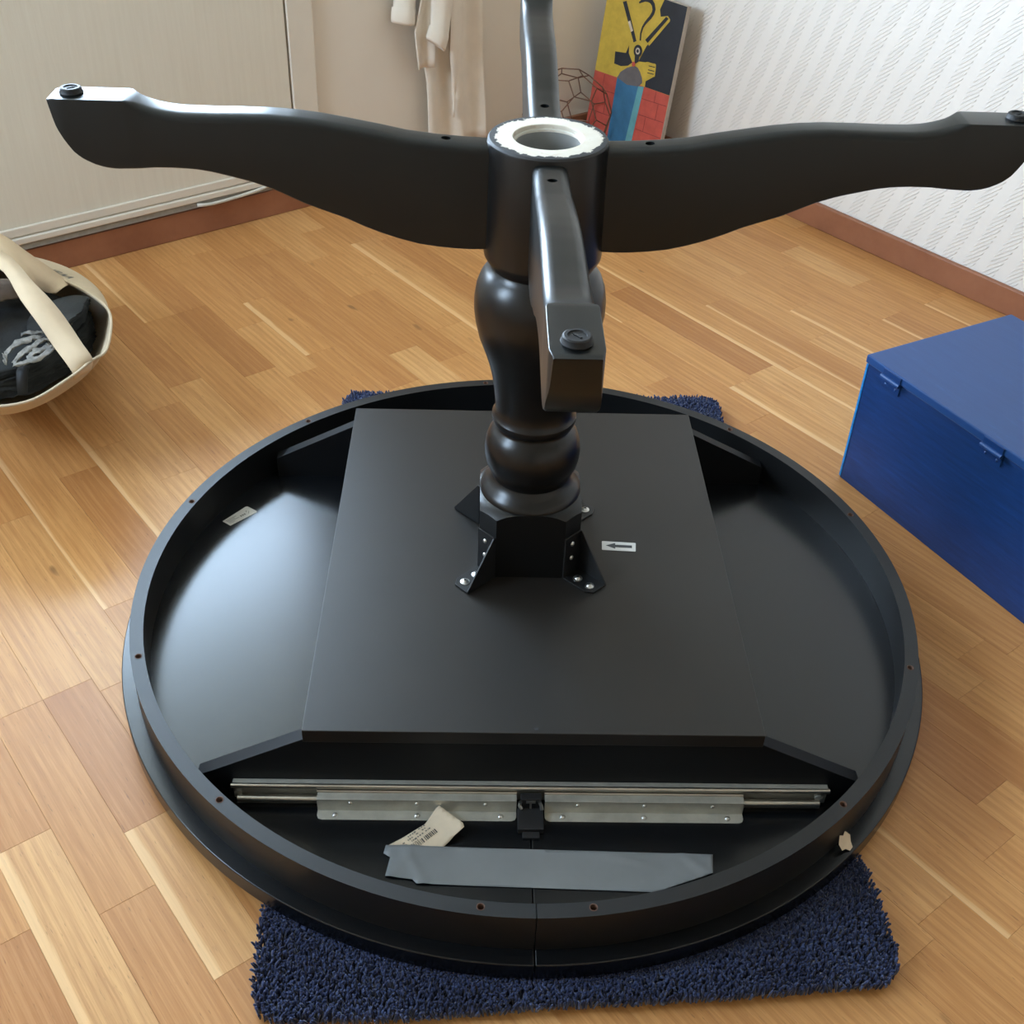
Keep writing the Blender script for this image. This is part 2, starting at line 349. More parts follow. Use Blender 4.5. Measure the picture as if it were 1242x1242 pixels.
win = empty('window_1', kind='structure', M4=ROOM @ Matrix.Translation((X0, 0, 0)) @ Matrix.Rotation(-PI / 2, 4, 'Z') @ Matrix.Rotation(PI, 4, 'Z') @ Matrix.Translation((-(WX0 + WX1), 0, 0)))
m = MB(); f_ = .055
m.box(WX0, WX0 + f_, -.01, .09, WZ0, WZ1); m.box(WX1 - f_, WX1, -.01, .09, WZ0, WZ1); m.box(WX0 + f_, WX1 - f_, -.01, .09, WZ0, WZ0 + f_); m.box(WX0 + f_, WX1 - f_, -.01, .09, WZ1 - f_, WZ1)
m.build('window_frame', M['trim_white'], win, bev=.003)
m = MB(); m.box(WX0 + f_ - .004, WX1 - f_ + .004, .03, .036, WZ0 + f_ - .004, WZ1 - f_ + .004); m.build('window_glass', M['glass'], win)
# skirting boards
m = MB(); m.box(X0, -.013, -.0125, 0, 0, .062); structure('baseboard_left', m, M['skirting'], bev=.002)
m = MB(); m.box(-.0125, 0, Y0, 0, 0, .060); structure('baseboard_right', m, M['skirting'], bev=.003)

# ---------------------------------------------------------------- floor staves (three-strip oak boards)
LW = .0665; W0 = -.734
BUTTS = [(1, -0.265), (2, -0.265), (6, -0.777), (7, -0.631), (8, -0.835), (14, -1.053), (16, -1.007), (10, -1.143), (11, -1.143), (11, -.845), (13, -0.849), (12, -1.349), (27, -0.435), (27, -0.147), (28, -0.297), (29, -0.297), (24, -0.268), (22, -0.292), (26, -0.325), (0, -0.059), (1, 0.086), (2, 0.233), (-1, 0.058), (15, 0.582), (3, -0.236)]
TINTS = [(5.69, -0.728, -0.5), (4.16, -0.772, -0.2), (9.12, -1.15, -0.35), (11.32, -1.05, -0.5), (2.26, -0.287, 0.2), (2.85, -0.134, -0.5), (0.46, 0.033, 0.5), (-0.35, 0.094, -0.5), (1.29, 0.151, -0.25), (2.14, 0.155, 0.3), (2.35, 0.263, -0.35), (11.45, -1.259, -0.4), (14.79, -1.202, -0.4), (15.04, -0.922, -0.3), (7.15, -0.876, 0.4), (4.01, -0.497, 0.0), (3.72, -0.356, 0.25), (23.43, -0.416, -0.6), (29.15, -0.461, 0), (28.69, -0.578, -0.1), (25.6, -0.485, -0.3), (23.35, -0.194, 0.3), (15.0, 0.54, -0.5), (13.93, 0.567, 0.0), (16.9, 0.38, -0.4), (21.71, -0.417, -0.2), (19.01, 0.288, -0.3), (13.13, -0.773, -0.2), (12.17, -0.818, 0.2), (7.26, -0.684, 0.25), (7.49, -0.56, 0.3), (26.4, -0.584, 0.15), (17.07, -0.707, 0.1)]
SAPS = [(24.2, -.45), (25.9, -.45), (22.2, -.15), (27.8, -.41), (24.5, -.2), (6.8, -.70), (4.9, -.62), (0.1, .1), (2.1, .2), (6.4, -.85), (13.8, -1.1), (10.7, -1.25), (20.3, .1), (18.2, -.9)]
rs = random.Random(21)
def corner_st(l, s): return VV * (W0 + l * LW) + UU * s
Kv, Ku = K.dot(VV), K.dot(UU)
lane0 = math.floor((Kv + X0 - W0) / LW); lane1 = math.ceil((Kv - W0) / LW)
staves = []
for L in range(lane0, lane1):
    a = max(W0 + L * LW, Kv + X0); b = min(W0 + (L + 1) * LW, Kv - .001)
    if b - a < .005: continue
    smin, smax = Ku + .001, Ku - Y0 - .001
    fixed = sorted(s for l, s in BUTTS if l == L)
    cuts = [smin]; s = smin - rs.uniform(0, .3)
    while True:
        s += rs.choice([.22, .28, .34, .40, .46, .52]) + rs.uniform(-.02, .02)
        nf = [f for f in fixed if cuts[-1] + .05 < f <= s + .17]
        if nf: s = nf[0]
        if s > smax - .08: break
        if s > cuts[-1] + .05: cuts.append(s)
    cuts.append(smax)
    for s0, s1 in zip(cuts, cuts[1:]):
        tint = min(1, max(0, rs.gauss(.5, .13)))
        for l, sp, v in TINTS:
            if math.floor(l) == L and s0 <= sp < s1: tint = .5 + v * .75
        sap = 0.0
        for l, sp in SAPS:
            if math.floor(l) == L and s0 <= sp < s1: sap = rs.uniform(.12, .2)
        if sap == 0 and rs.random() < .06: sap = rs.uniform(.06, .16)
        staves.append((a, b, s0, s1, tint, sap, rs.random()))
def stave_geo(st, inst=None):
    a, b, s0, s1, tint, sap, seed = st; g = .00008; c = .00025
    pts = []
    for dz, i in ((0, g + c), (-c, g), (-.008, g)):
        for (w, s) in ((a + i, s0 + i), (b - i, s0 + i), (b - i, s1 - i), (a + i, s1 - i)):
            q = VV * w + UU * s; pts.append((q.x, q.y, dz))
    fs = [(0, 3, 2, 1)] if False else [(0, 1, 2, 3)]
    for k in (0, 4):
        for i in range(4): fs.append((k + i, k + 4 + i, k + 4 + (i + 1) % 4, k + (i + 1) % 4))
    uvs = [((s if True else 0), w) for (w, s) in ((0, s0), (b - a, s0), (b - a, s1), (0, s1))]
    return pts, fs, uvs
def stave_mesh(name, sts):
    P, F, UVv, COLR = [], [], [], []
    for st in sts:
        p, f, u_ = stave_geo(st); o = len(P); P += p
        for fc in f:
            F.append(tuple(o + i for i in fc[::-1]))
            for i in fc[::-1]: UVv.append(u_[i % 4]); COLR.append((st[4], st[5], st[6], 1))
    me = bpy.data.meshes.new(name); me.from_pydata(P, [], F)
    uvl = me.uv_layers.new(name='UVMap'); uvl.data.foreach_set('uv', np.array(UVv, 'f').ravel())
    ca = me.color_attributes.new('stave', 'FLOAT_COLOR', 'CORNER'); ca.data.foreach_set('color', np.array(COLR, 'f').ravel())
    me.materials.append(M['oak']); me.validate(); me.update(); return me
ROOMI = ROOM.inverted()
def in_view(p, mar=1.08):
    d = Vector(p) - CP; z = d.dot(CF)
    return z > .1 and abs(d.dot(CR) / z) < .437 * mar and abs(d.dot(CU) / z) < .437 * mar
vis, rest = [], []
for st in staves:
    a, b, s0, s1 = st[:4]; c = VV * ((a + b) / 2) + UU * ((s0 + s1) / 2)
    pts = [VV * ((a + b) / 2) + UU * (s0 + (s1 - s0) * k) for k in (0, .5, 1)]
    seen = any(in_view(q) for q in pts) and not all(q.length < .5 for q in pts)
    (vis if seen else rest).append(st)
vis.sort(key=lambda st: (VV * ((st[0] + st[1]) / 2) + UU * ((st[2] + st[3]) / 2) - CP).length)
rest += vis[298:]; vis = vis[:298]
for st in vis:
    o = bpy.data.objects.new('floor_plank', stave_mesh('floor_plank', [st])); COL.objects.link(o); o.parent = floor; o.matrix_parent_inverse = ROOMI
o = bpy.data.objects.new('outlying_planks', stave_mesh('outlying_planks', rest)); COL.objects.link(o); o.parent = floor; o.matrix_parent_inverse = ROOMI; o['kind'] = 'stuff'

# ================================================================ RUG
rug = empty('bath_rug', (0, 0, 0), 'shaggy dark blue rug lying under the upturned round table', 'rug')
RP = [(-.302, .603), (-.1, .604), (.1, .602), (.354, .610), (.370, .596), (.376, .30), (.382, -.1), (.392, -.40), (.400, -.515), (.396, -.540), (.378, -.556), (.20, -.572), (.02, -.583), (-.15, -.598), (-.262, -.602), (-.284, -.594), (-.294, -.570), (-.303, -.45), (-.308, -.1), (-.304, .25), (-.312, .580)]
m = MB(); m.prism([(x * .985 + .0005, y * .988) for x, y in RP], .0005, .0055); m.build('rug_backing', M['rug_base'], rug)
def inpoly(x, y, P):
    c = np.zeros(x.shape, bool); n = len(P)
    for i in range(n):
        (x1, y1), (x2, y2) = P[i], P[(i + 1) % n]
        k = ((y1 > y) != (y2 > y)) & (x < (x2 - x1) * (y - y1) / (y2 - y1 + 1e-12) + x1); c ^= k
    return c
rg = np.random.default_rng(5); sp = .0029
gx, gy = np.meshgrid(np.arange(-.33, .42, sp), np.arange(-.62, .62, sp)); gx = gx.ravel() + rg.uniform(-.6, .6, gx.size) * sp; gy = gy.ravel() + rg.uniform(-.6, .6, gy.size) * sp
k = inpoly(gx, gy, RP) & (np.hypot(gx, gy) > .50); gx, gy = gx[k], gy[k]
rad = np.hypot(gx, gy); cap = np.where(rad < .556, .0042, np.minimum(.0185, .0045 + (rad - .556) * .55))
n = gx.size; hgt = np.minimum(cap, rg.uniform(.012, .0175, n)); lean = rg.uniform(0, 2 * PI, n); la = rg.uniform(.0015, .0060, n) + .002 * (np.sin(gx * 60) * np.cos(gy * 47))
la = np.where(rad < .56, .001, np.abs(la)); wid = rg.uniform(.0012, .0019, n)
# tufts at the border lean outwards
V = np.zeros((n, 3, 3, 3)); tip = np.zeros((n, 3))
for j, (tz, tb, w) in enumerate(((0, 0, .9), (.5, .35, 1.25), (.88, .75, 1.15))):
    for q in range(3):
        an = lean + q * 2 * PI / 3
        V[:, j, q, 0] = gx + np.cos(lean) * la * tb + np.cos(an) * wid * w; V[:, j, q, 1] = gy + np.sin(lean) * la * tb + np.sin(an) * wid * w
        V[:, j, q, 2] = .005 + hgt * tz
tip[:, 0] = gx + np.cos(lean) * la; tip[:, 1] = gy + np.sin(lean) * la; tip[:, 2] = .005 + hgt
verts = np.concatenate([V.reshape(n, 9, 3), tip[:, None, :]], 1).reshape(-1, 3)
fl = []
for j in range(2):
    for q in range(3):
        a, b = j * 3 + q, j * 3 + (q + 1) % 3; fl += [(a, b, b + 3), (a, b + 3, a + 3)]
for q in range(3): fl.append((6 + q, 6 + (q + 1) % 3, 9))
fl = np.array(fl); F = (np.arange(n)[:, None, None] * 10 + fl[None]).reshape(-1, 3)
me = bpy.data.meshes.new('rug_pile'); me.vertices.add(len(verts)); me.vertices.foreach_set('co', verts.ravel().astype('f'))
me.loops.add(F.size); me.loops.foreach_set('vertex_index', F.ravel().astype('i')); me.polygons.add(len(F)); me.polygons.foreach_set('loop_start', (np.arange(len(F)) * 3).astype('i'))
me.polygons.foreach_set('loop_total', np.full(len(F), 3, 'i')); me.update(calc_edges=True)
ca = me.color_attributes.new('tuft', 'FLOAT_COLOR', 'POINT'); tv = np.repeat(np.clip(rg.normal(.5, .22, n) + .12 * np.sin(gx * 35 + gy * 20), 0, 1), 10); cc = np.ones((n * 10, 4), 'f'); cc[:, 0] = tv; ca.data.foreach_set('color', cc.ravel())
me.materials.append(M['pile']); o = bpy.data.objects.new('rug_pile', me); COL.objects.link(o); o.parent = rug; o['kind'] = 'stuff'
print('tufts', n)

# ================================================================ TABLE (upside down)
tb = empty('pedestal_table', (0, 0, .0105), 'black round pedestal table upside down on a blue rug, curved legs in the air', 'table')
TB = Matrix.Translation((0, 0, -.0105))
def tpart(mb, name, mat, parent=None, **kw):
    o = mb.build(name, mat, parent or tb, **kw)
    if parent is None: o.matrix_parent_inverse = TB
    return o
ZS, ZT, ZA = .0105, .036, .0932           # slab lower face, slab upper face, apron edge
RA0, RA1, RS = .5140, .5315, .5505
G = math.asin(.0006 / RS)
for sgn in (0, 1):                       # two half tops, meeting in a seam under the camera
    a0, a1 = (-PI / 2 + G, PI / 2 - G) if sgn == 0 else (PI / 2 + G, 3 * PI / 2 - G)
    m = MB(); N = 96; poly = [(RS * math.cos(a0 + (a1 - a0) * i / N), RS * math.sin(a0 + (a1 - a0) * i / N)) for i in range(N + 1)]
    m.prism(poly, ZS, ZT); tpart(m, 'tabletop_half', M['black_top'], auto=30, bev=.0012, bevseg=2)
    m = MB(); m.lathe([(RA0, ZT - .0005), (RA1, ZT - .0005), (RA1 + .0006, ZT + .012), (RA1, ZA), (RA0, ZA)], 96, a0, a1, close_prof=True)
    o = tpart(m, 'apron_half', [M['black_edge'], M['dark_slot'], M['rust_hole']], auto=30)
    ct = MB()
    hs = [18, 48, 83.4, -18, -47, -83.4] if sgn == 0 else [96.4, 132, 161.5, -96.4, -132.6, -162.2]
    for d in hs:
        a = math.radians(d); ct.cyl((.5215 * math.cos(a), .5215 * math.sin(a), ZA - .012), (.5215 * math.cos(a), .5215 * math.sin(a), ZA + .01), .0038, n=20)
    boolean(o, ct)
    for d in hs:
        a = math.radians(d); m = MB(); c = (.5215 * math.cos(a), .5215 * math.sin(a))
        m.lathe([(.0037, ZA - .011), (.0037, ZA + .0002), (.0046, ZA + .0004), (.0046, ZA - .0004)], 20, M4=Matrix.Translation((c[0], c[1], 0)))
        h_ = tpart(m, 'hole_rim', M['rust_hole'], o, smooth=True)
        h_.matrix_parent_inverse = Matrix.Identity(4)
# leaf storage box: panel on two trapezoid beams
ZP = .1546; PA, PB = .2629, .3349
m = MB(); m.box(-PA, PA + .002, -PB, PB, ZP - .019, ZP); tpart(m, 'bottom_panel', M['black_panel'], bev=.0008)
for sy in (-1, 1):
    m = MB(); y0 = sy * (PB - .004); y1 = sy * (PB - .022)
    xe = .392 if True else 0
    poly = [(-.392, ZT - .0003), (.392, ZT - .0003), (.392, .070), (.264, ZP - .0192), (-.264, ZP - .0192), (-.392, .070)]
    m.prism(poly, min(-y0, -y1), max(-y0, -y1), Matrix(((1, 0, 0, 0), (0, 0, -1, 0), (0, 1, 0, 0), (0, 0, 0, 1))))
    tpart(m, 'support_beam', M['black_beam'], bev=.0006)
m = MB(); m.cyl((0.003, -.3278, ZP - .002), (0.003, -.3278, ZP + .0003), .0024, n=16); tpart(m, 'panel_plug', M['black_plastic'])
# extension slide on the near beam
m = MB(); m.box(-.350, .354, -.3375, -.3311, .0395, .0655); m.box(-.350, .354, -.3415, -.3311, .0615, .0665); tpart(m, 'slide_rail', M['zinc'], bev=.0008)
m = MB(); m.tube([(-.351, -.3400, .0645), (.355, -.3400, .0645)], .0031, 12); tpart(m, 'rail_lip', M['rod'], smooth=False, auto=40)
for sx_ in (-1, 1):
    m = MB(); m.tube([(sx_ * .344, -.3455, .0478), (sx_ * .02, -.3455, .0478)], .0050, 16); tpart(m, 'slide_rod', M['rod'], auto=40)
    m = MB(); m.cyl((sx_ * .343, -.3375, .0555), (sx_ * .343, -.3435, .0555), .0045, n=16); tpart(m, 'rail_rivet', M['zinc'], auto=40)
    x0, x1 = (.0165, .2525) if sx_ > 0 else (-.2505, -.0165)
    pl = MB(); b = .0012
    pl.box(x0, x1, -.3535, -.3523, ZT + .0001, .0565); pl.box(x0, x1, -.3535, -.3395, .0553, .0572)
    c = .006
    poly = [(x0, -.3523), (x0, -.3665 + c), (x0 + c * .3, -.3665 + c * .3), (x0 + c, -.3665), (x1 - c, -.3665), (x1 - c * .3, -.3665 + c * .3), (x1, -.3665 + c), (x1, -.3523)]
    pl.prism(poly, ZT + .0001, ZT + .0015)
    po = tpart(pl, 'mounting_plate', M['zinc'], bev=.0004)
    m = MB(); m.tube([(x0 - .001 if sx_ < 0 else x0, -.3415, .0576), (x1, -.3415, .0576)], .0022, 10); o = tpart(m, 'plate_lip', M['rod'], po, auto=40)
    for fx in (.09, .5, .92):
        xx = x0 + (x1 - x0) * fx
        m = MB(); m.lathe([(0, .0020), (.0010, .0019), (.0026, .0013), (.0034, .0002), (.0034, 0)], 18, M4=Matrix.Translation((xx, -.3600, ZT + .0015)))
        m.box(xx - .0022, xx + .0022, -.3603, -.3597, ZT + .0030, ZT + .0036)
        tpart(m, 'screw', M['screw'], po, smooth=True)
        m = MB(); m.lathe([(0, .0020), (.0012, .0018), (.0022, .0010), (.0026, 0)], 14, M4=Matrix.Translation((xx + .018 * (1 if fx < .5 else (-1 if fx > .5 else 0)), -.3535, .0505)) @ Matrix.Rotation(PI / 2, 4, 'X'))
        tpart(m, 'rivet', M['rod'], po, smooth=True)
# centre lock under the seam
m = MB(); m.box(-.0155, .0150, -.383, -.3425, ZT, .0440, bev=.001); m.box(-.012, .0125, -.352, -.3420, .040, .0590, bev=.001); m.box(-.010, .010, -.392, -.383, ZT, .040, bev=.0008)
lk = tpart(m, 'centre_lock', M['black_plastic'])
m = MB(); m.box(-.0055, .0055, -.3535, -.3515, .0535, .0565); m.box(-.0012, .0012, -.3535, -.3515, .0425, .0545); m.cyl((-.0135, -.353, .050), (-.0105, -.355, .0455), .0020); m.cyl((-.0125, -.352, .054), (-.0128, -.353, .048), .0022)
m.cyl((.0125, -.353, .050), (.0135, -.355, .0445), .0022); m.cyl((.0105, -.352, .054), (.0125, -.353, .049), .0020); tpart(m, 'lock_spring', M['screw'], lk, auto=40)
# grey tape over the tag
TP = [(-.1669, -.4018), (-.1689, -.4130), (-.1610, -.4184), (-.1648, -.4435), (-.1342, -.4475), (-.1294, -.4528), (.1368, -.4610), (.2052, -.4357), (.2085, -.4124), (.209, -.4105)]
def sheet(poly, zf, name, mat, parent, nx=60, ny=8, th=.0004, label=None):
    xs = [p[0] for p in poly]; ys = [p[1] for p in poly]; m = MB()
    # triangulated grid clipped by polygon: fill polygon, subdivide
    vs = [m.b.verts.new((x, y, 0)) for x, y in poly]; f = m.b.faces.new(vs)
    for i in range(1, nx):
        x = min(xs) + (max(xs) - min(xs)) * i / nx
        bmesh.ops.bisect_plane(m.b, geom=m.b.verts[:] + m.b.edges[:] + m.b.faces[:], plane_co=(x, 0, 0), plane_no=(1, 0, 0))
    for i in range(1, ny):
        y = min(ys) + (max(ys) - min(ys)) * i / ny
        bmesh.ops.bisect_plane(m.b, geom=m.b.verts[:] + m.b.edges[:] + m.b.faces[:], plane_co=(0, y, 0), plane_no=(0, 1, 0))
    for v in m.b.verts: v.co.z = zf(v.co.x, v.co.y)
    o = m.build(name, mat, parent, smooth=True); o.matrix_parent_inverse = TB
    md = o.modifiers.new('thick', 'SOLIDIFY'); md.thickness = th; md.offset = 1
    if label: o['label'] = label
    return o
def tz(x, y):
    z = ZT + .0010 + .0010 * math.exp(-((x + .135) / .04) ** 2)
    z += .0016 * math.exp(-((x + .150 - (y + .43) * .6) / .006) ** 2) + .0012 * math.exp(-((x + .137 + (y + .42) * .5) / .005) ** 2)
    z += .0022 * math.exp(-((x - .105) / .022) ** 2 - ((y + .418 + (x - .105) * .25) / .003) ** 2)
    z += .0020 * math.exp(-((x - .188) / .018) ** 2 - ((y + .424 + (x - .188) * .8) / .006) ** 2)
    return z
sheet(TP, tz, 'grey_tape', M['tape'], tb, 80, 14, label='strip of grey tape across the seam')
# cream paper tag, its end curled up
TG = [(-.1640, -.4015), (-.1660, -.404), (-.1610, -.4095), (-.1080, -.4090), (-.0775, -.3845), (-.0790, -.3795), (-.1073, -.3534), (-.1110, -.3560), (-.1235, -.3745)]
def gz(x, y):
    d = ((x + .162) * .8 + (y + .405) * .6)
    return ZT + .0008 + (max(0, d - .02) * .13 + max(0, d - .055) * .2) * min(1, max(0, (y + .4035) / .010))
pt_ = sheet(TG, gz, 'paper_tag', M['label_cream'], tb, 16, 10, .0003, label='cream paper tag with barcode, curling up')
rs2 = random.Random(3)
def tagmark(a, b, w, h, mat, z=.0009):
    # marks lie in the tag's own axes (a along, b across)
    ax = Vector((.78, .626, 0)); bx = Vector((.626, -.78, 0)); o0 = Vector((-.1630, -.4035, 0))
    vs = []
    for s, t_ in ((a, b), (a + w, b), (a + w, b + h), (a, b + h)):
        p = o0 + ax * s + bx * t_; vs.append((p.x, p.y, gz(p.x, p.y) + z))
    return vs
for nm, mat in (('printed_lines', M['ink_grey']), ('barcode', M['ink'])):
    m = MB()
    if nm == 'printed_lines':
        for row, (b0, a0, a1, hh) in enumerate(((.0022, .024, .047, .0022), (.0060, .014, .047, .0018), (.0098, .012, .049, .0020), (.0134, .012, .030, .0013))):
            a = a0
            while a < a1:
                w = rs2.uniform(.0008, .0030)
                if rs2.random() < .8: m.b.faces.new([m.b.verts.new(p) for p in tagmark(a, b0, w, hh * rs2.uniform(.7, 1), mat)])
                a += w + rs2.uniform(.0006, .0014)
    else:
        a = .014
        while a < .053:
            w = rs2.choice([.0005, .0009, .0014]); m.b.faces.new([m.b.verts.new(p) for p in tagmark(a, .0150, w, .0062, mat)]); a += w + rs2.choice([.0006, .0010, .0014])
            if abs(a - .037) < .0012: a += .0016
    o = m.build(nm, mat, pt_); o.matrix_parent_inverse = Matrix.Identity(4)
# small printed sticker
m = MB(); q = [(-.4603, .1907), (-.4465, .1803), (-.4120, .2148), (-.4125, .2178), (-.4280, .2290), (-.4310, .2285)]
m.prism(q, ZT + .0001, ZT + .0005); sk = tpart(m, 'small_sticker', M['label_white']); sk['label'] = 'small white printed sticker'
m = MB()
sa = Vector((.7, .71, 0)); sb = Vector((-.80, .60, 0)); so = Vector((-.4465, .1825, 0))
def smark(a, b, w, h): m.prism([tuple((so + sa * s + sb * t_)[:2]) for s, t_ in ((a, b), (a + w, b), (a + w, b + h), (a, b + h))], ZT + .0005, ZT + .0007)
for b_, a_, w_ in ((.0118, .002, .018), (.0090, .002, .012), (.0060, .002, .020), (.0030, .002, .010)):
    x = a_
    while x < a_ + w_: w = rs2.uniform(.0008, .0022); smark(x, b_, w, .0011); x += w + .0007
for x in (.024, .0275, .031): smark(x, .005, .0022, .0035)
for i in range(5): smark(.037 + .0016 * (i % 3), .004 + .0018 * i, .0012, .0012)
o = m.build('sticker_print', M['ink_grey'], sk); o.matrix_parent_inverse = Matrix.Identity(4)
# arrow label on the panel
m = MB(); m.prism([(.1026, .0114), (.1014, -.0057), (.1024, -.0066), (.1462, -.0090), (.1472, -.0082), (.1489, .0082), (.1480, .0092), (.1036, .0122)], ZP + .0001, ZP + .0005)
ar = tpart(m, 'arrow_sticker', M['label_white']); ar['label'] = 'white sticker with a black arrow pointing left'
m = MB(); m.prism([(.1075, .0030), (.1205, .0080), (.1203, .0046), (.1432, .0033), (.1428, -.0020), (.1200, -.0006), (.1197, -.0038)], ZP + .0005, ZP + .0008)
o = m.build('printed_arrow', M['ink'], ar); o.matrix_parent_inverse = Matrix.Identity(4)
# torn paper scrap on the rim, white scratch on the lip
m = MB(); vs = []
for d_, t_ in ((-48.7, .30), (-48.2, .02), (-47.6, .14), (-47.1, .04), (-46.3, .34), (-46.6, .62), (-46.8, .95), (-47.5, 1.0), (-47.9, .72), (-48.5, .66)):
    rr_ = .5326 + (.5475 - .5326) * t_; zz = .0580 + (ZT + .0010 - .0580) * t_ - .004 * math.sin(PI * t_); a = math.radians(d_)
    vs.append(m.b.verts.new((rr_ * math.cos(a), rr_ * math.sin(a), zz)))
cvx = m.b.verts.new((.5400 * math.cos(math.radians(-47.5)), .5400 * math.sin(math.radians(-47.5)), .0435))
for i in range(len(vs)): m.b.faces.new((vs[i], vs[(i + 1) % len(vs)], cvx))
o = tpart(m, 'torn_scrap', M['label_cream'], smooth=True); o['label'] = 'torn scrap of pale paper stuck to the rim'
m = MB(); m.tube([(-.4985, -.1985, ZT + .0004), (-.4955, -.2060, ZT + .0004), (-.4930, -.2080, ZT + .0004)], .0007, 6); m.tube([(-.4970, -.2075, ZT + .0004), (-.4915, -.2120, ZT + .0004), (-.4895, -.2180, ZT + .0004)], .0006, 6)
m.b.free()
m = MB(); m.tube([(-.5090, -.1400, ZT + .0004), (-.5110, -.1450, ZT + .0005), (-.5085, -.1490, ZT + .0005), (-.5050, -.1500, ZT + .0004)], .0010, 6); m.tube([(-.5085, -.1490, ZT + .0005), (-.5085, -.1600, ZT + .0004)], .0005, 6)
o = tpart(m, 'white_scuff', M['label_white'], smooth=True); o['kind'] = 'stuff'
# ---- pedestal
m = MB(); m.lathe([(0, .2400), (.0640, .2400), (.0658, .2570), (.0650, .2605), (.0618, .2650), (.0568, .2705), (.0525, .2755), (.0508, .2800), (.0515, .2845), (.0545, .2910), (.0580, .2985), (.0602, .3090), (.0608, .3200), (.0597, .3310), (.0562, .3415), (.0512, .3495), (.0475, .3530),
    (.0468, .3550), (.0472, .3580), (.0510, .3610), (.0528, .3660), (.0525, .3705), (.0500, .3745), (.0488, .3800), (.0492, .3900), (.0508, .4050), (.0533, .4230), (.0575, .4420), (.0640, .4620), (.0705, .4800), (.0750, .5000), (.0768, .5150), (.0768, .5300), (.0745, .5450), (.0700, .5570), (.0640, .5660), (.0600, .5700), (.0590, .5730),
    (.0612, .5765), (.0665, .5850), (.0672, .5900), (.0655, .7140), (.0648, .7165)], 96)
ped = tpart(m, 'turned_column', M['black_turned'], auto=28)
m = MB(); m.lathe([(.0648, .7165), (.0632, .7188), (.0615, .7191), (.0385, .7191), (.0378, .7184), (.0376, .7140), (.0354, .7135), (.0350, .7125), (.0348, .680), (0, .680)], 96)
o = tpart(m, 'column_end', M['hub_end'], ped, auto=35); 
m = MB(); m.lathe([(.0347, .6801), (.0347, .7120), (.0340, .7120), (.0336, .6815), (0, .6815)], 64); o = tpart(m, 'tube_lining', M['tube_grey'], ped, auto=35)
m = MB(); m.lathe([(.0375, .7137), (.0375, .7146), (.0358, .7150), (.0350, .7139), (.0356, .7135)], 64, close_prof=True); tpart(m, 'inner_ring', M['tube_ring'], ped, auto=35)
m = MB(); m.lathe([(0, .690), (.004, .689), (.006, .686), (.006, .6816)], 20); tpart(m, 'centre_bolt', M['zinc'], ped, smooth=True)
# octagonal foot block
hw, dg_ = .0655, .0775; k_ = dg_ * math.sqrt(2) - hw
octp = [(hw, -k_), (hw, k_), (k_, hw), (-k_, hw), (-hw, k_), (-hw, -k_), (-k_, -hw), (k_, -hw)]
m = MB(); m.prism(octp, ZP, .2640); o = tpart(m, 'octagonal_base', M['black_turned'])
ct = MB(); ct.lathe([(0, ZP - .01), (.1, ZP - .01), (.1, .2420), (.0790, .2480), (.0730, .2535), (.0690, .2560), (.0655, .2572), (.0600, .2578), (0, .2578)], 96); boolean(o, ct, 'INTERSECT', 30)
# steel corner brackets
def bracket():
    # local: +x outward from the chamfer face, gusset on +y side
    m = MB(); d0 = dg_ + .0003; L = .0495; w = .0155; t_ = .0022
    m.box(d0, d0 + t_, -w, w, ZP + .0003, ZP + .066)
    m.prism([(d0, -w), (d0 + L - .010, -w), (d0 + L, -w + .007), (d0 + L, w), (d0, w)], ZP + .0003, ZP + .0003 + t_)
    MX = Matrix(((1, 0, 0, 0), (0, 0, 1, 0), (0, 1, 0, 0), (0, 0, 0, 1)))
    m.prism([(d0, ZP + .0003), (d0 + L, ZP + .0003), (d0 + L, ZP + .004), (d0 + .004, ZP + .066), (d0, ZP + .066)], w - t_, w, MX)
    o = m.build('corner_bracket', M['black_steel'], tb, bev=.0004); o.matrix_parent_inverse = TB
    def scr(M4):
        s = MB(); s.lathe([(0, .0036), (.0018, .0035), (.0036, .0026), (.0046, .0012), (.0050, .0010), (.0062, .0008), (.0062, 0)], 24, M4=M4)
        q = s.build('screw', M['screw'], o, auto=40)
        s = MB(); s.box(-.0022, .0022, -.0005, .0005, .0034, .0040, M4); s.box(-.0005, .0005, -.0022, .0022, .0034, .0040, M4); q2 = s
        return q, q2
    for x_, y_ in ((d0 + .0165, -.003), (d0 + .0370, -.003)):
        q, q2 = scr(Matrix.Translation((x_, y_, ZP + .0025)))
        q2.build('screw_slot', M['dark_slot'], o)
    for z_, y_ in ((.052, -.002), (.029, -.002)):
        s = MB(); s.lathe([(0, .0022), (.0014, .0021), (.0030, .0012), (.0034, 0)], 18, M4=Matrix.Translation((d0 + t_, y_, ZP + z_)) @ Matrix.Rotation(PI / 2, 4, 'Y')); s.build('screw', M['screw'], o, smooth=True)
    return o
bk = bracket()
for i in range(4):
    M4 = Matrix.Rotation(math.radians(45 + 90 * i), 4, 'Z')
    if i == 0: bk.matrix_basis = M4; first = bk
    else:
        c = copy_tree(bk, tb); c.matrix_parent_inverse = TB; c.matrix_basis = M4
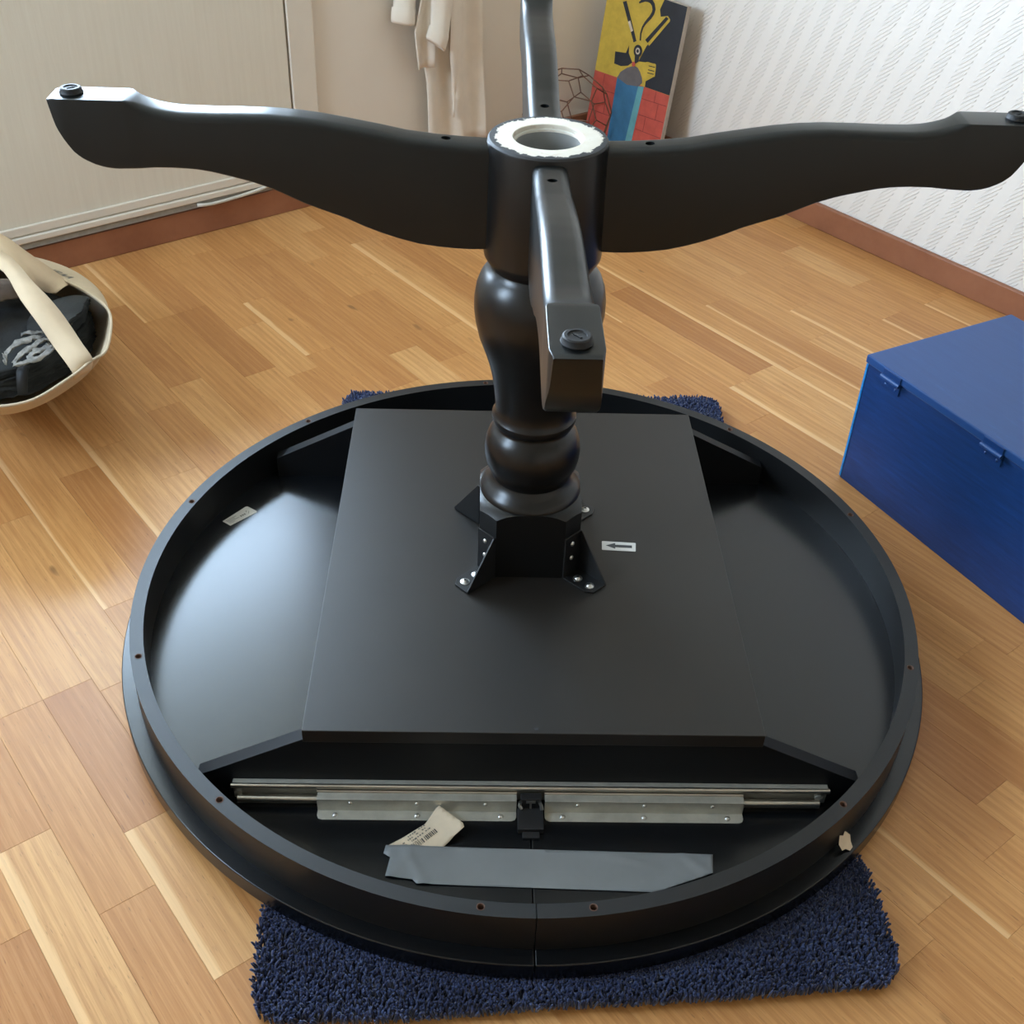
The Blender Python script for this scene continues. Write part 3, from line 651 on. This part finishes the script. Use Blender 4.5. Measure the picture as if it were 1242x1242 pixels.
# ---- legs
TOPP = [(.0600, .7125), (.0900, .7135), (.1200, .7155), (.1517, .7190), (.1800, .7245), (.2123, .7300), (.2400, .7345), (.2673, .7375), (.2950, .7390), (.3250, .7390), (.3550, .7385), (.3850, .7388), (.4000, .7402), (.4120, .7425), (.4220, .7455), (.4310, .7490), (.4375, .7515), (.4410, .7515), (.4440, .7515), (.4700, .7515), (.4990, .7515), (.5130, .7512), (.5174, .7503)]
BOTP = [(.0600, .5963), (.0800, .5958), (.0962, .5962), (.1170, .5980), (.1383, .6010), (.1600, .6065), (.1799, .6130), (.2000, .6210), (.2175, .6291), (.2380, .6365), (.2595, .6442), (.2760, .6520), (.2944, .6606), (.3170, .6683), (.3404, .6741), (.3570, .6780), (.3744, .6806), (.3950, .6816), (.4160, .6815), (.4360, .6798), (.4571, .6790), (.4690, .6803), (.4797, .6834), (.4900, .6885), (.4982, .6950), (.5060, .7070), (.5110, .7170), (.5136, .7243), (.5160, .7390), (.5174, .7480)]
def interp(P, x):
    if x <= P[0][0]: return P[0][1]
    for (a, b), (c, d) in zip(P, P[1:]):
        if x <= c: return b + (d - b) * (x - a) / (c - a)
    return P[-1][1]
def make_leg():
    st = sorted(set([round(.0600 + .0065 * i, 4) for i in range(58)] + [.4375, .4410, .4440] + [round(.447 + .004 * i, 4) for i in range(17)] + [.5130, .5145, .5155, .5165, .5174]))
    m = MB(); rows = []
    for r in st:
        zt, zb = interp(TOPP, r), interp(BOTP, r)
        f = max(0, min(1, (.4400 - r) / .012)); c = .0012 + .0098 * f; cz = .0010 + .0078 * f; ch = .0016
        tk = .0185 + .0022 * max(0, min(1, (r - .06) / .40)); tk *= 1.0
        if r > .505: tk -= (r - .505) * .25
        sec = [(-tk + ch, zb), (tk - ch, zb), (tk, zb + ch)]
        for q in range(5): a = q * PI / 8; sec.append((tk - c + c * math.cos(a), zt - cz + cz * math.sin(a)))
        for q in range(5): a = PI / 2 + q * PI / 8; sec.append((-tk + c + c * math.cos(a), zt - cz + cz * math.sin(a)))
        sec.append((-tk, zb + ch))
        rows.append([(r, y, z) for y, z in sec])
    g = m.grid(rows, closed=True); m.b.faces.new(g[0][::-1]); m.b.faces.new(g[-1])
    o = m.build('curved_leg', [M['black_wood'], M['dark_slot']], tb, auto=32); o.matrix_parent_inverse = TB
    ct = MB(); ct.cyl((.1091, 0, .700), (.1091, 0, .740), .0052, n=24); boolean(o, ct)
    s = MB(); s.lathe([(0, .7515), (.0118, .7515), (.0122, .7530), (.0112, .7548), (.0108, .7572), (.0096, .7580), (.0072, .7580), (.0068, .7570), (0, .7568)], 36, M4=Matrix.Translation((.4964, 0, 0)))
    gl_ = s.build('foot_glide', M['black_plastic'], o, auto=30)
    s = MB(); s.box(-.0042, .0042, -.0009, .0009, .7565, .7576, Matrix.Translation((.4964, 0, 0)) @ Matrix.Rotation(.7, 4, 'Z')); s.build('glide_slot', M['dark_slot'], o)
    return o
leg = make_leg()
for i in range(4):
    M4 = Matrix.Rotation(PI / 2 * i, 4, 'Z')
    if i == 0: leg.matrix_basis = M4
    else:
        c = copy_tree(leg, tb); c.matrix_parent_inverse = TB; c.matrix_basis = M4
m = None

# ================================================================ BLUE CHEST
ang = math.radians(-62.6)
chest = empty('storage_chest', (.5516, .3887, 0), 'blue painted wooden chest with hinged lid, standing on the floor at the right', 'chest', M4=Matrix.Translation((.5516, .3887, 0)) @ Matrix.Rotation(ang, 4, 'Z'))
CL, CD, CH = .66, .315, .240           # length along local x, depth along local y
m = MB(); m.box(0, CL, 0, .016, 0, CH - .0145); chf = m.build('front_board', M['blue_side'], chest, bev=.0015)
m = MB(); m.box(0, CL, CD - .016, CD, 0, CH - .0145); m.build('rear_board', M['blue_side'], chest, bev=.0015)
for x in (0, CL - .016):
    m = MB(); m.box(x + .0003, x + .016, .0162, CD - .0162, 0, CH - .0145); m.build('end_board', M['blue_side'], chest, bev=.001)
m = MB(); m.box(.016, CL - .016, .016, CD - .016, .002, .012); m.build('base_board', M['blue_side'], chest)
m = MB(); m.box(-.003, CL + .003, -.003, CD + .003, CH - .014, CH); m.build('lid', M['blue_top'], chest, bev=.002)
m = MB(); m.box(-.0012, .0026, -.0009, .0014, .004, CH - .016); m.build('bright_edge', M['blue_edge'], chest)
for k_i, x in enumerate((.058, .268, .56)):
    hg = MB(); hg.box(x - .019, x + .019, -.0024, -.0002, CH - .034, CH - .016); hg.box(x - .019, x + .019, -.0050, -.0030, CH - .013, CH - .002)
    h_ = hg.build('hinge', M['blue_side'], chest, bev=.0004)
    b_ = MB(); b_.cyl((x - .020, -.0062, CH - .0150), (x + .020, -.0062, CH - .0150), .0036, n=16); b_.build('hinge_pin', M['blue_top'], h_, auto=40)
    for dx in (-.011, .011):
        b_ = MB(); b_.lathe([(0, .0012), (.0016, .0009), (.0024, 0)], 12, M4=Matrix.Translation((x + dx, -.0024, CH - .027)) @ Matrix.Rotation(PI / 2, 4, 'X')); b_.build('screw', M['blue_top'], h_, smooth=True)

# ================================================================ TOTE BAG
BAG_RIM = [(-0.7784, 0.2453, 0.2), (-0.733, 0.2629, 0.2), (-0.7076, 0.3048, 0.205), (-0.6848, 0.3336, 0.21), (-0.6742, 0.3789, 0.21), (-0.6608, 0.3931, 0.205), (-0.6709, 0.4594, 0.2), (-0.6857, 0.5283, 0.2), (-0.7035, 0.5653, 0.2), (-0.7348, 0.5996, 0.2), (-0.7735, 0.631, 0.205), (-0.8253, 0.6562, 0.21), (-0.8976, 0.7042, 0.21)]
BAG_OUT = [(-0.8407, 0.359, 0.10), (-0.8004, 0.3759, 0.10), (-0.7684, 0.4113, 0.10), (-0.750, 0.4526, 0.10), (-0.7339, 0.4864, 0.10), (-0.7231, 0.5296, 0.11), (-0.728, 0.5933, 0.12), (-0.7317, 0.6547, 0.14), (-0.7555, 0.7172, 0.15), (-0.8061, 0.7883, 0.15), (-0.8642, 0.8413, 0.15), (-0.9157, 0.8674, 0.15), (-0.962, 0.8795, 0.15)]
ext_r = [(-.985, .690, .21), (-1.03, .60, .20), (-1.03, .48, .20), (-.985, .36, .20), (-.91, .275, .20), (-.84, .245, .20)]
ext_o = [(-1.01, .85, .14), (-1.06, .74, .12), (-1.06, .60, .10), (-1.02, .47, .10), (-.955, .385, .10), (-.895, .362, .10)]
rim = BAG_RIM + ext_r; outr = BAG_OUT + ext_o
cb = Vector((-.87, .58, 0))
bag = empty('tote_bag', (-.87, .56, 0), 'beige cotton tote bag stuffed with dark clothes, standing at the left edge', 'bag')
BT = Matrix.Translation((.87, -.56, 0))
def ring(P, sc, z):
    return [(cb.x + (p[0] - cb.x) * sc, cb.y + (p[1] - cb.y) * sc, z if z is not None else p[2]) for p in P]
m = MB(); angs = [math.atan2(p[1] - cb.y, p[0] - cb.x) for p in outr]
bot = [(-.955 + .125 * math.cos(a), .770 + .165 * math.sin(a), .003) for a in angs]; mid = outr
low = [(b_[0] * .62 + o_[0] * .38, b_[1] * .62 + o_[1] * .38, .050) for b_, o_ in zip(bot, outr)]
up = [tuple(Vector(a) * .45 + Vector(b) * .55 + Vector((0, 0, .004))) for a, b in zip(outr, rim)]
hem = [(b[0] * .97 + a[0] * .03, b[1] * .97 + a[1] * .03, b[2] - .004) for a, b in zip(outr, rim)]
g = m.grid([bot, low, mid, up, hem, rim], closed=True); m.b.faces.new(g[0])
body = m.build('bag_body', M['canvas_tote'], bag, smooth=True); body.matrix_parent_inverse = BT
md = body.modifiers.new('ss', 'SUBSURF'); md.levels = 2; md.render_levels = 2
md = body.modifiers.new('thick', 'SOLIDIFY'); md.thickness = .0025; md.offset = -1
hm = MB(); hm.tube([(p[0], p[1], p[2] + .001) for p in rim], .0028, 6, closed=True); o = hm.build('rim_hem', M['canvas_tote'], bag, smooth=True); o.matrix_parent_inverse = BT
md = o.modifiers.new('ss', 'SUBSURF'); md.levels = 2; md.render_levels = 2
def ribbon(A, B, name):
    m = MB(); rows = []
    def cat(P, n=28):
        P = [Vector(p) for p in P]; out = []
        for i in range(n + 1):
            t = i / n * (len(P) - 1); k = min(int(t), len(P) - 2); f = t - k
            p0, p1, p2, p3 = P[max(k - 1, 0)], P[k], P[k + 1], P[min(k + 2, len(P) - 1)]
            out.append(.5 * ((2 * p1) + (-p0 + p2) * f + (2 * p0 - 5 * p1 + 4 * p2 - p3) * f * f + (-p0 + 3 * p1 - 3 * p2 + p3) * f ** 3))
        return out
    a, b = cat(A), cat(B)
    m.grid([[x, x * .5 + y * .5 + Vector((0, 0, .001)), y] for x, y in zip(a, b)])
    o = m.build(name, M['canvas_handle'], bag, smooth=True); o.matrix_parent_inverse = BT
    md = o.modifiers.new('thick', 'SOLIDIFY'); md.thickness = .0016; md.offset = 0; return o
H1L = [(-.965, .30, .205), (-.955, .42, .27), (-.905, .52, .305), (-0.8379, 0.4977, 0.3), (-0.7921, 0.4372, 0.28), (-0.7556, 0.3956, 0.26), (-0.7289, 0.369, 0.235), (-0.696, 0.3347, 0.212), (-.700, .345, .19)]
H1R = [(-.995, .33, .205), (-.985, .46, .27), (-.925, .575, .305), (-0.8488, 0.555, 0.3), (-0.7849, 0.4841, 0.285), (-0.7606, 0.4664, 0.27), (-0.7308, 0.4392, 0.25), (-0.6906, 0.3871, 0.23), (-0.6735, 0.3696, 0.214), (-.682, .375, .19)]
H2T = [(-1.02, .64, .20), (-1.0, .66, .26), (-.95, .655, .295), (-0.8891, 0.6465, 0.29), (-0.857, 0.6623, 0.25), (-0.7994, 0.6471, 0.212), (-.785, .642, .203)]
H2B = [(-1.035, .60, .20), (-.99, .60, .27), (-.93, .58, .30), (-0.8624, 0.5651, 0.29), (-0.8133, 0.5522, 0.25), (-0.8138, 0.5907, 0.212), (-.80, .605, .203)]
ribbon(H1L, H1R, 'bag_handle'); ribbon(H2T, H2B, 'bag_handle')
# printed lettering on the far side (upside down from here)
fc = bpy.data.curves.new('txt', 'FONT'); fc.body = 'War'; fc.size = .030; fc.extrude = .0002; fc.space_character = 1.05; fc.offset = .0006
to = bpy.data.objects.new('txt', fc); COL.objects.link(to)
pw = Vector((-.7905, .6905, .2035)); ex = Vector((-.80, .42, -.06)).normalized(); nn = Vector((.25, .35, .9)).normalized(); ey = nn.cross(ex).normalized(); nn = ex.cross(ey)
to.matrix_world = Matrix(((ex.x, ey.x, nn.x, pw.x), (ex.y, ey.y, nn.y, pw.y), (ex.z, ey.z, nn.z, pw.z), (0, 0, 0, 1)))
bpy.context.view_layer.update(); tme = bpy.data.meshes.new_from_object(to.evaluated_get(bpy.context.evaluated_depsgraph_get())); tmw = to.matrix_world.copy(); bpy.data.objects.remove(to)
tme.transform(tmw)
from mathutils.bvhtree import BVHTree
bvh = BVHTree.FromObject(body, bpy.context.evaluated_depsgraph_get()); BT2 = body.matrix_world
for v in tme.vertices:
    pz = v.co.copy(); dirn = Vector((0, 0, -1)); hit = bvh.ray_cast(BT2.inverted() @ Vector((pz.x, pz.y, .40)), dirn)
    if hit[0] is not None: v.co = BT2 @ hit[0] + Vector((0, -.0004, .0010))
tme.update(); tme.materials.clear(); tme.materials.append(M['ink_grey']); o = bpy.data.objects.new('printed_lettering', tme); COL.objects.link(o); o.parent = bag; o.matrix_parent_inverse = BT
LETTER = o
# contents
from mathutils import noise as mn
def lump(name, mat, c, s, seed, label, cat, group=None, amp=.35, fr=9, rot=0, sub=5):
    b = bmesh.new(); bmesh.ops.create_icosphere(b, subdivisions=sub, radius=1)
    R_ = Matrix.Rotation(rot, 3, 'Z')
    for v in b.verts:
        q = v.co.copy(); p = Vector((q.x * s[0], q.y * s[1], q.z * s[2]))
        w = mn.noise(p * fr + Vector((seed, 0, 0))) + .5 * mn.noise(p * fr * 2.7 + Vector((0, seed, 0)))
        rg_ = abs(mn.noise(Vector((p.x * fr * .8, p.y * fr * 2.2, seed)))) 
        f = 1 + amp * w * .6 - rg_ * amp * .8
        p = Vector((p.x * (1 + amp * .2 * w), p.y * (1 + amp * .2 * w), p.z * f)); v.co = R_ @ p
    polys = [[(cb.x + (p[0] - cb.x) * k_s, cb.y + (p[1] - cb.y) * k_s) for p in P_] for P_, k_s in ((rim, .95), (outr, .92))]
    for v in b.verts:
        w = v.co + Vector(c)
        for it in range(40):
            ok = all(bool(inpoly(np.array([w.x]), np.array([w.y]), P_)[0]) for P_ in polys)
            if ok: break
            w.x += (-.87 - w.x) * .06; w.y += (.62 - w.y) * .06
        v.co = w - Vector(c)
    me = bpy.data.meshes.new(name); b.to_mesh(me); b.free(); me.materials.append(mat)
    for pl_ in me.polygons: pl_.use_smooth = True
    o = bpy.data.objects.new(name, me); COL.objects.link(o); o.location = c; return tag(o, label, cat, group)
lump('black_garment', M['cloth_black'], (-.855, .54, .150), (.170, .235, .036), 3.1, 'black folded garment filling the tote bag', 'clothing', amp=.5, rot=-.25)
lump('dark_garment', M['cloth_black'], (-.765, .530, .196), (.058, .080, .012), 8.7, 'smaller black bundle at the bag side nearest the table', 'clothing', amp=.5)
lump('taupe_garment', M['cloth_taupe'], (-.895, .600, .206), (.052, .035, .012), 5.5, 'taupe bunched garment showing behind the bag handle', 'clothing', amp=.8, fr=22)
# crinkled grey wrap: several folded strips
wr = empty('crinkled_wrap', (-.79, .42, .18), 'grey crinkled fabric lying on the black clothes in the bag', 'fabric')
WT = Matrix.Translation((.79, -.42, -.18))
strips = [[(-.830, .418, .192), (-.812, .432, .202), (-.792, .448, .206), (-.778, .452, .200)], [(-.815, .462, .202), (-.798, .462, .206), (-.780, .466, .203)],
          [(-.805, .385, .194), (-.792, .400, .203), (-.778, .430, .206), (-.770, .450, .200)], [(-.803, .381, .194), (-.785, .374, .200), (-.765, .385, .204), (-.752, .410, .205), (-.748, .432, .200)],
          [(-.785, .392, .200), (-.772, .400, .206), (-.760, .418, .206), (-.758, .435, .200)], [(-.830, .418, .193), (-.826, .408, .190), (-.824, .398, .184)]]
for i, P in enumerate(strips):
    m = MB(); P = [Vector(p) for p in P]; w = [.0075, .0035, .006, .0060, .0075, .003][i]; rows = []
    for k in range(13):
        t = k / 12 * (len(P) - 1); j = min(int(t), len(P) - 2); f = t - j; c = P[j].lerp(P[j + 1], f); d = (P[j + 1] - P[j]).normalized(); s_ = d.cross(Vector((0, 0, 1))).normalized()
        ww = w * (.5 + .5 * math.sin(PI * (k + 1) / 14)) * (1 + .3 * math.sin(k * 2.1 + i)); rows.append([c + s_ * ww * q + Vector((0, 0, .003 * math.cos(q * 4 + k * .9))) for q in (-1, -.5, 0, .5, 1)])
    m.grid(rows); o = m.build('fold', M['cloth_grey'], wr, smooth=True); o.matrix_parent_inverse = WT; md = o.modifiers.new('t', 'SOLIDIFY'); md.thickness = .0012
m = MB(); m.grid([[(-.8020, .395, .184), (-.7850, .396, .184)], [(-.8010, .378, .182), (-.7833, .3795, .182)], [(-.8025, .372, .165), (-.7860, .376, .165)], [(-.8030, .366, .145), (-.7890, .372, .145)]])
o = m.build('black_strap', M['black_plastic'], None, smooth=True); md = o.modifiers.new('t', 'SOLIDIFY'); md.thickness = .002
tag(o, 'short black strap hanging over the clothes inside the bag', 'strap')

# ================================================================ WHITE ROBE on the left wall
robe = empty('hanging_robe', label='long white robe hanging on the left wall beside the door casing', cat='robe', M4=ROOM @ Matrix.Translation((-.53, -.03, .05)))
RT = Matrix.Translation((.53, .03, -.05))
def fold_panel(x0f, x1f, z0, z1, dep, k, ph, name, nz=46, nx=60, base=-.012):
    m = MB(); rows = []
    for i in range(nz + 1):
        z = z0 + (z1 - z0) * i / nz; a, b = x0f(z), x1f(z); r = []
        for j in range(nx + 1):
            t = j / nx; x = a + (b - a) * t
            y = base - dep * (.55 + .45 * math.sin(t * k + ph + .6 * math.sin(z * 3))) * (.6 + .4 * math.cos(z * 2)) - .006 * mn.noise(Vector((x * 22, z * 5, ph)))
            r.append((x, y, z))
        rows.append(r)
    m.grid(rows); o = m.build(name, M['robe'], robe, smooth=True); o.matrix_parent_inverse = RT
    md = o.modifiers.new('t', 'SOLIDIFY'); md.thickness = .004; md.offset = 0; return o
def lin(z, P):
    P = sorted(P, key=lambda p: p[0]); return interp(P, z)
fold_panel(lambda z: lin(z, [(.05, -.615), (.24, -.620), (.30, -.628), (.45, -.632), (1.2, -.60)]), lambda z: lin(z, [(.05, -.434), (.21, -.4435), (.29, -.450), (.41, -.455), (1.2, -.47)]), .07, 1.40, .020, 13, .4, 'robe_skirt')
fold_panel(lambda z: lin(z, [(.28, -.652), (.37, -.664), (.45, -.640), (1.2, -.62)]), lambda z: lin(z, [(.28, -.610), (.40, -.600), (1.2, -.56)]), .283, 1.30, .012, 6, 1.4, 'robe_overlap', base=-.038)
fold_panel(lambda z: lin(z, [(.07, -.560), (.17, -.548), (.31, -.562), (.42, -.557), (1.2, -.56)]), lambda z: lin(z, [(.07, -.553), (.17, -.545), (.30, -.525), (.42, -.5185), (1.2, -.52)]), .15, 1.30, .010, 4, .2, 'robe_front_edge', base=-.036)
def sleeve(P, rx, ry, cuffz, name, y0=-.045):
    m = MB(); rows = []
    for (x, z, tilt, w) in P:
        rows.append([(x + math.cos(a) * rx * w * math.cos(tilt), y0 + math.sin(a) * ry * w * (1 + .15 * math.sin(3 * a)), z + math.cos(a) * rx * w * math.sin(tilt)) for a in [2 * PI * k / 28 for k in range(28)]])
    m.grid(rows, closed=True); o = m.build(name, M['robe'], robe, smooth=True); o.matrix_parent_inverse = RT
    md = o.modifiers.new('t', 'SOLIDIFY'); md.thickness = .003; md.offset = -1; return o
sleeve([(-.684, .390, -.20, 1.06), (-.684, .396, -.20, 1.08), (-.682, .422, -.18, 1.05), (-.681, .424, -.18, .95), (-.674, .50, -.1, .98), (-.660, .70, 0, 1.05), (-.63, .95, 0, 1.2), (-.59, 1.25, 0, 1.3)], .030, .018, .02, 'robe_sleeve', -.034)
sleeve([(-.614, .338, -.62, 1.0), (-.613, .343, -.62, 1.04), (-.603, .368, -.58, 1.02), (-.602, .370, -.55, .92), (-.595, .43, -.3, .98), (-.585, .60, -.1, 1.1), (-.56, .90, 0, 1.2), (-.54, 1.25, 0, 1.3)], .030, .016, .02, 'robe_sleeve', -.062)

# ================================================================ WIRE CAGE
cg = empty('wire_cage_ornament', (.147, 1.815, 0), 'brown metal wire polyhedron ornament on the floor in front of the room corner', 'ornament')
ib = bmesh.new(); bmesh.ops.create_icosphere(ib, subdivisions=1, radius=1); ib.verts.ensure_lookup_table()
m = MB(); RC = .117; rot = Matrix.Rotation(.35, 3, 'Z') @ Matrix.Rotation(.62, 3, 'X') @ Matrix.Rotation(.1, 3, 'Y')
def cp(p): q = (rot @ p).normalized() * RC; return Vector((q.x, q.y, q.z * 1.0 + RC * .965 + .002))
for e in ib.edges:
    a, b = e.verts[0].co, e.verts[1].co; m.tube([cp(a.lerp(b, 1 / 3)), cp(a.lerp(b, 2 / 3))], .00155, 6)
for f in ib.faces:
    for i in range(3):
        a, b, c = f.verts[i].co, f.verts[(i + 1) % 3].co, f.verts[(i + 2) % 3].co
        m.tube([cp(a.lerp(b, 1 / 3)), cp(a.lerp(c, 1 / 3))], .00155, 6)
for v in ib.verts: pass
o = m.build('wire_frame', M['copper'], cg, auto=40)
m2 = MB(); m2.lathe([(0, .0035), (.045, .0035), (.052, .0040), (.052, .0015), (.045, 0), (0, 0)], 32); m2.build('base_plate', M['copper'], cg, auto=30)

# ================================================================ PAINTING leaning in the corner
s0, pw_, pd, pth, ph_ = .0526, .2835, .12, .1304, .416
PO = K + UU * s0 - VV * pd; PE = VV * math.sin(pth) + Vector((0, 0, math.cos(pth))); PN = UU.cross(PE).normalized()
if PN.dot(CP - PO) < 0: PN = -PN
PM = Matrix(((UU.x, PE.x, PN.x, PO.x), (UU.y, PE.y, PN.y, PO.y), (UU.z, PE.z, PN.z, PO.z), (0, 0, 0, 1)))
pa = empty('leaning_painting', label='painted board in yellow, black, red and blue leaning in the room corner', cat='painting', M4=PM)
m = MB(); m.box(0, pw_, 0, ph_, -.013, 0); m.build('wooden_board', M['board_edge'], pa, bev=.0008)
def flat(poly, z, name, mat):
    m = MB(); m.prism([(min(pw_ - .0008, max(.0008, x)), min(ph_ - .0008, max(.0008, y))) for x, y in poly], z, z + .0002); return m.build(name, mat, pa)
def strip(P, w, z, name, mat):
    m = MB(); P = [Vector((*p, 0)) for p in P]; rows = []
    for i, p in enumerate(P):
        d = (P[min(i + 1, len(P) - 1)] - P[max(i - 1, 0)]).normalized(); nn_ = Vector((-d.y, d.x, 0)); ww = w[i] if isinstance(w, list) else w
        rows.append([(p.x + nn_.x * ww / 2, min(ph_ - .0008, p.y + nn_.y * ww / 2), z), (p.x - nn_.x * ww / 2, min(ph_ - .0008, p.y - nn_.y * ww / 2), z)])
    m.grid(rows); return m.build(name, mat, pa)
flat([(0, .15), (pw_, .15), (pw_, ph_), (0, ph_)], .0001, 'yellow_field', M['paint_yellow'])
flat([(.2031, .4152), (.1943, .3895), (.2016, .3744), (.2249, .3816), (.2354, .3748), (.1719, .2975), (.154, .2561), (.2134, .2655), (.2191, .2359), (.1921, .217), (.193, .2034), (.283, .2064), (.2851, .4152)], .0004, 'black_field', M['paint_black'])
flat([(0, 0), (pw_, 0), (pw_, .2058), (.1919, .2031), (.0918, .199), (0, .1955)], .0004, 'red_brick_field', M['paint_red'])
bp = [(.0, .1517, .0896, .157), (0, .094, .0886, .0982), (0, .0442, .092, .0496), (.1899, .1726, .2799, .178), (.1894, .1321, .2795, .1375), (.188, .0947, .2802, .098)]
for x0, y0, x1, y1 in bp: flat([(x0, y0), (x1, y1), (x1, y1 + .0015), (x0, y0 + .0015)], .0007, 'brick_line', M['paint_redline'])
for x, y, h_ in ((.04, .155, .04), (.06, .097, .054), (.03, .05, .043), (.235, .175, .029), (.25, .135, .04), (.215, .096, .036)): flat([(x, y), (x + .0014, y), (x + .0014, y + h_), (x, y + h_)], .0007, 'brick_line', M['paint_redline'])
flat([(.0887, .2014), (.1296, .1922), (.1903, .2026), (.1793, .0), (.0917, 0)], .0009, 'blue_column', M['paint_blue'])
flat([(.1702, .1992), (.1903, .2026), (.1793, 0), (.156, 0)], .0012, 'pale_column_side', M['paint_teal'])
flat([(.0893, .1992), (.0983, .216), (.1187, .2313), (.1428, .2427), (.1615, .2404), (.1752, .2282), (.1821, .2103), (.1706, .1981), (.1298, .1915)], .0015, 'grey_dome', M['paint_dome'])
flat([(.0649, .2585), (.1045, .2644), (.1111, .2845), (.1151, .2659), (.1334, .2481), (.1202, .2368), (.0947, .2291), (.0686, .2291)], .0009, 'black_hand', M['paint_black'])
flat([(.1474, .2478), (.1876, .2635), (.2177, .2647), (.2203, .2518), (.2215, .2358), (.1947, .2287), (.1854, .2132), (.1675, .2341)], .0018, 'yellow_hand', M['paint_yellow'])
for y in (.2555, .246, .2385): strip([(.194, y), (.217, y + .002)], .0022, .0022, 'finger_line', M['paint_black'])
def disc(x, y, r, z, name, mat, n=24): flat([(x + r * math.cos(2 * PI * k / n), y + r * math.sin(2 * PI * k / n)) for k in range(n)], z, name, mat)
disc(.1465, .2794, .0150, .0020, 'black_ring', M['paint_black']); disc(.1465, .2794, .0080, .0023, 'white_ring', M['paint_white']); disc(.1465, .2794, .0042, .0026, 'ring_centre', M['paint_black'])
flat([(.138, .272), (.1545, .270), (.156, .2561), (.143, .246)], .0019, 'black_beak', M['paint_black'])
disc(.1406, .2460, .0062, .0029, 'red_spot', M['paint_red'])
flat([(.0614, .378), (.0737, .3834), (.1342, .3006), (.1249, .2952)], .0009, 'black_bar', M['paint_black'])
flat([(.0925, .3375), (.0995, .3420), (.1160, .3215), (.1090, .3165)], .0012, 'bar_highlight', M['paint_white'])
strip([(.1192, .3885), (.1270, .3945), (.1380, .4000), (.1500, .4020), (.1600, .4010), (.1690, .3950), (.1745, .3850), (.1732, .3760), (.1670, .3650), (.1604, .3575), (.1530, .3480), (.1470, .3371), (.1443, .3215), (.1472, .3049)], [.004, .007, .009, .010, .011, .011, .011, .010, .009, .008, .007, .006, .0055, .005], .0009, 'curved_black_line', M['paint_black'])
flat([(.1639, .3109), (.2202, .3787), (.2294, .376), (.1742, .3057)], .0009, 'slanting_black_line', M['paint_black'])
flat([(.1755, .3052), (.2288, .3743), (.2362, .3723), (.1815, .3006)], .0012, 'slanting_yellow_line', M['paint_yellow'])
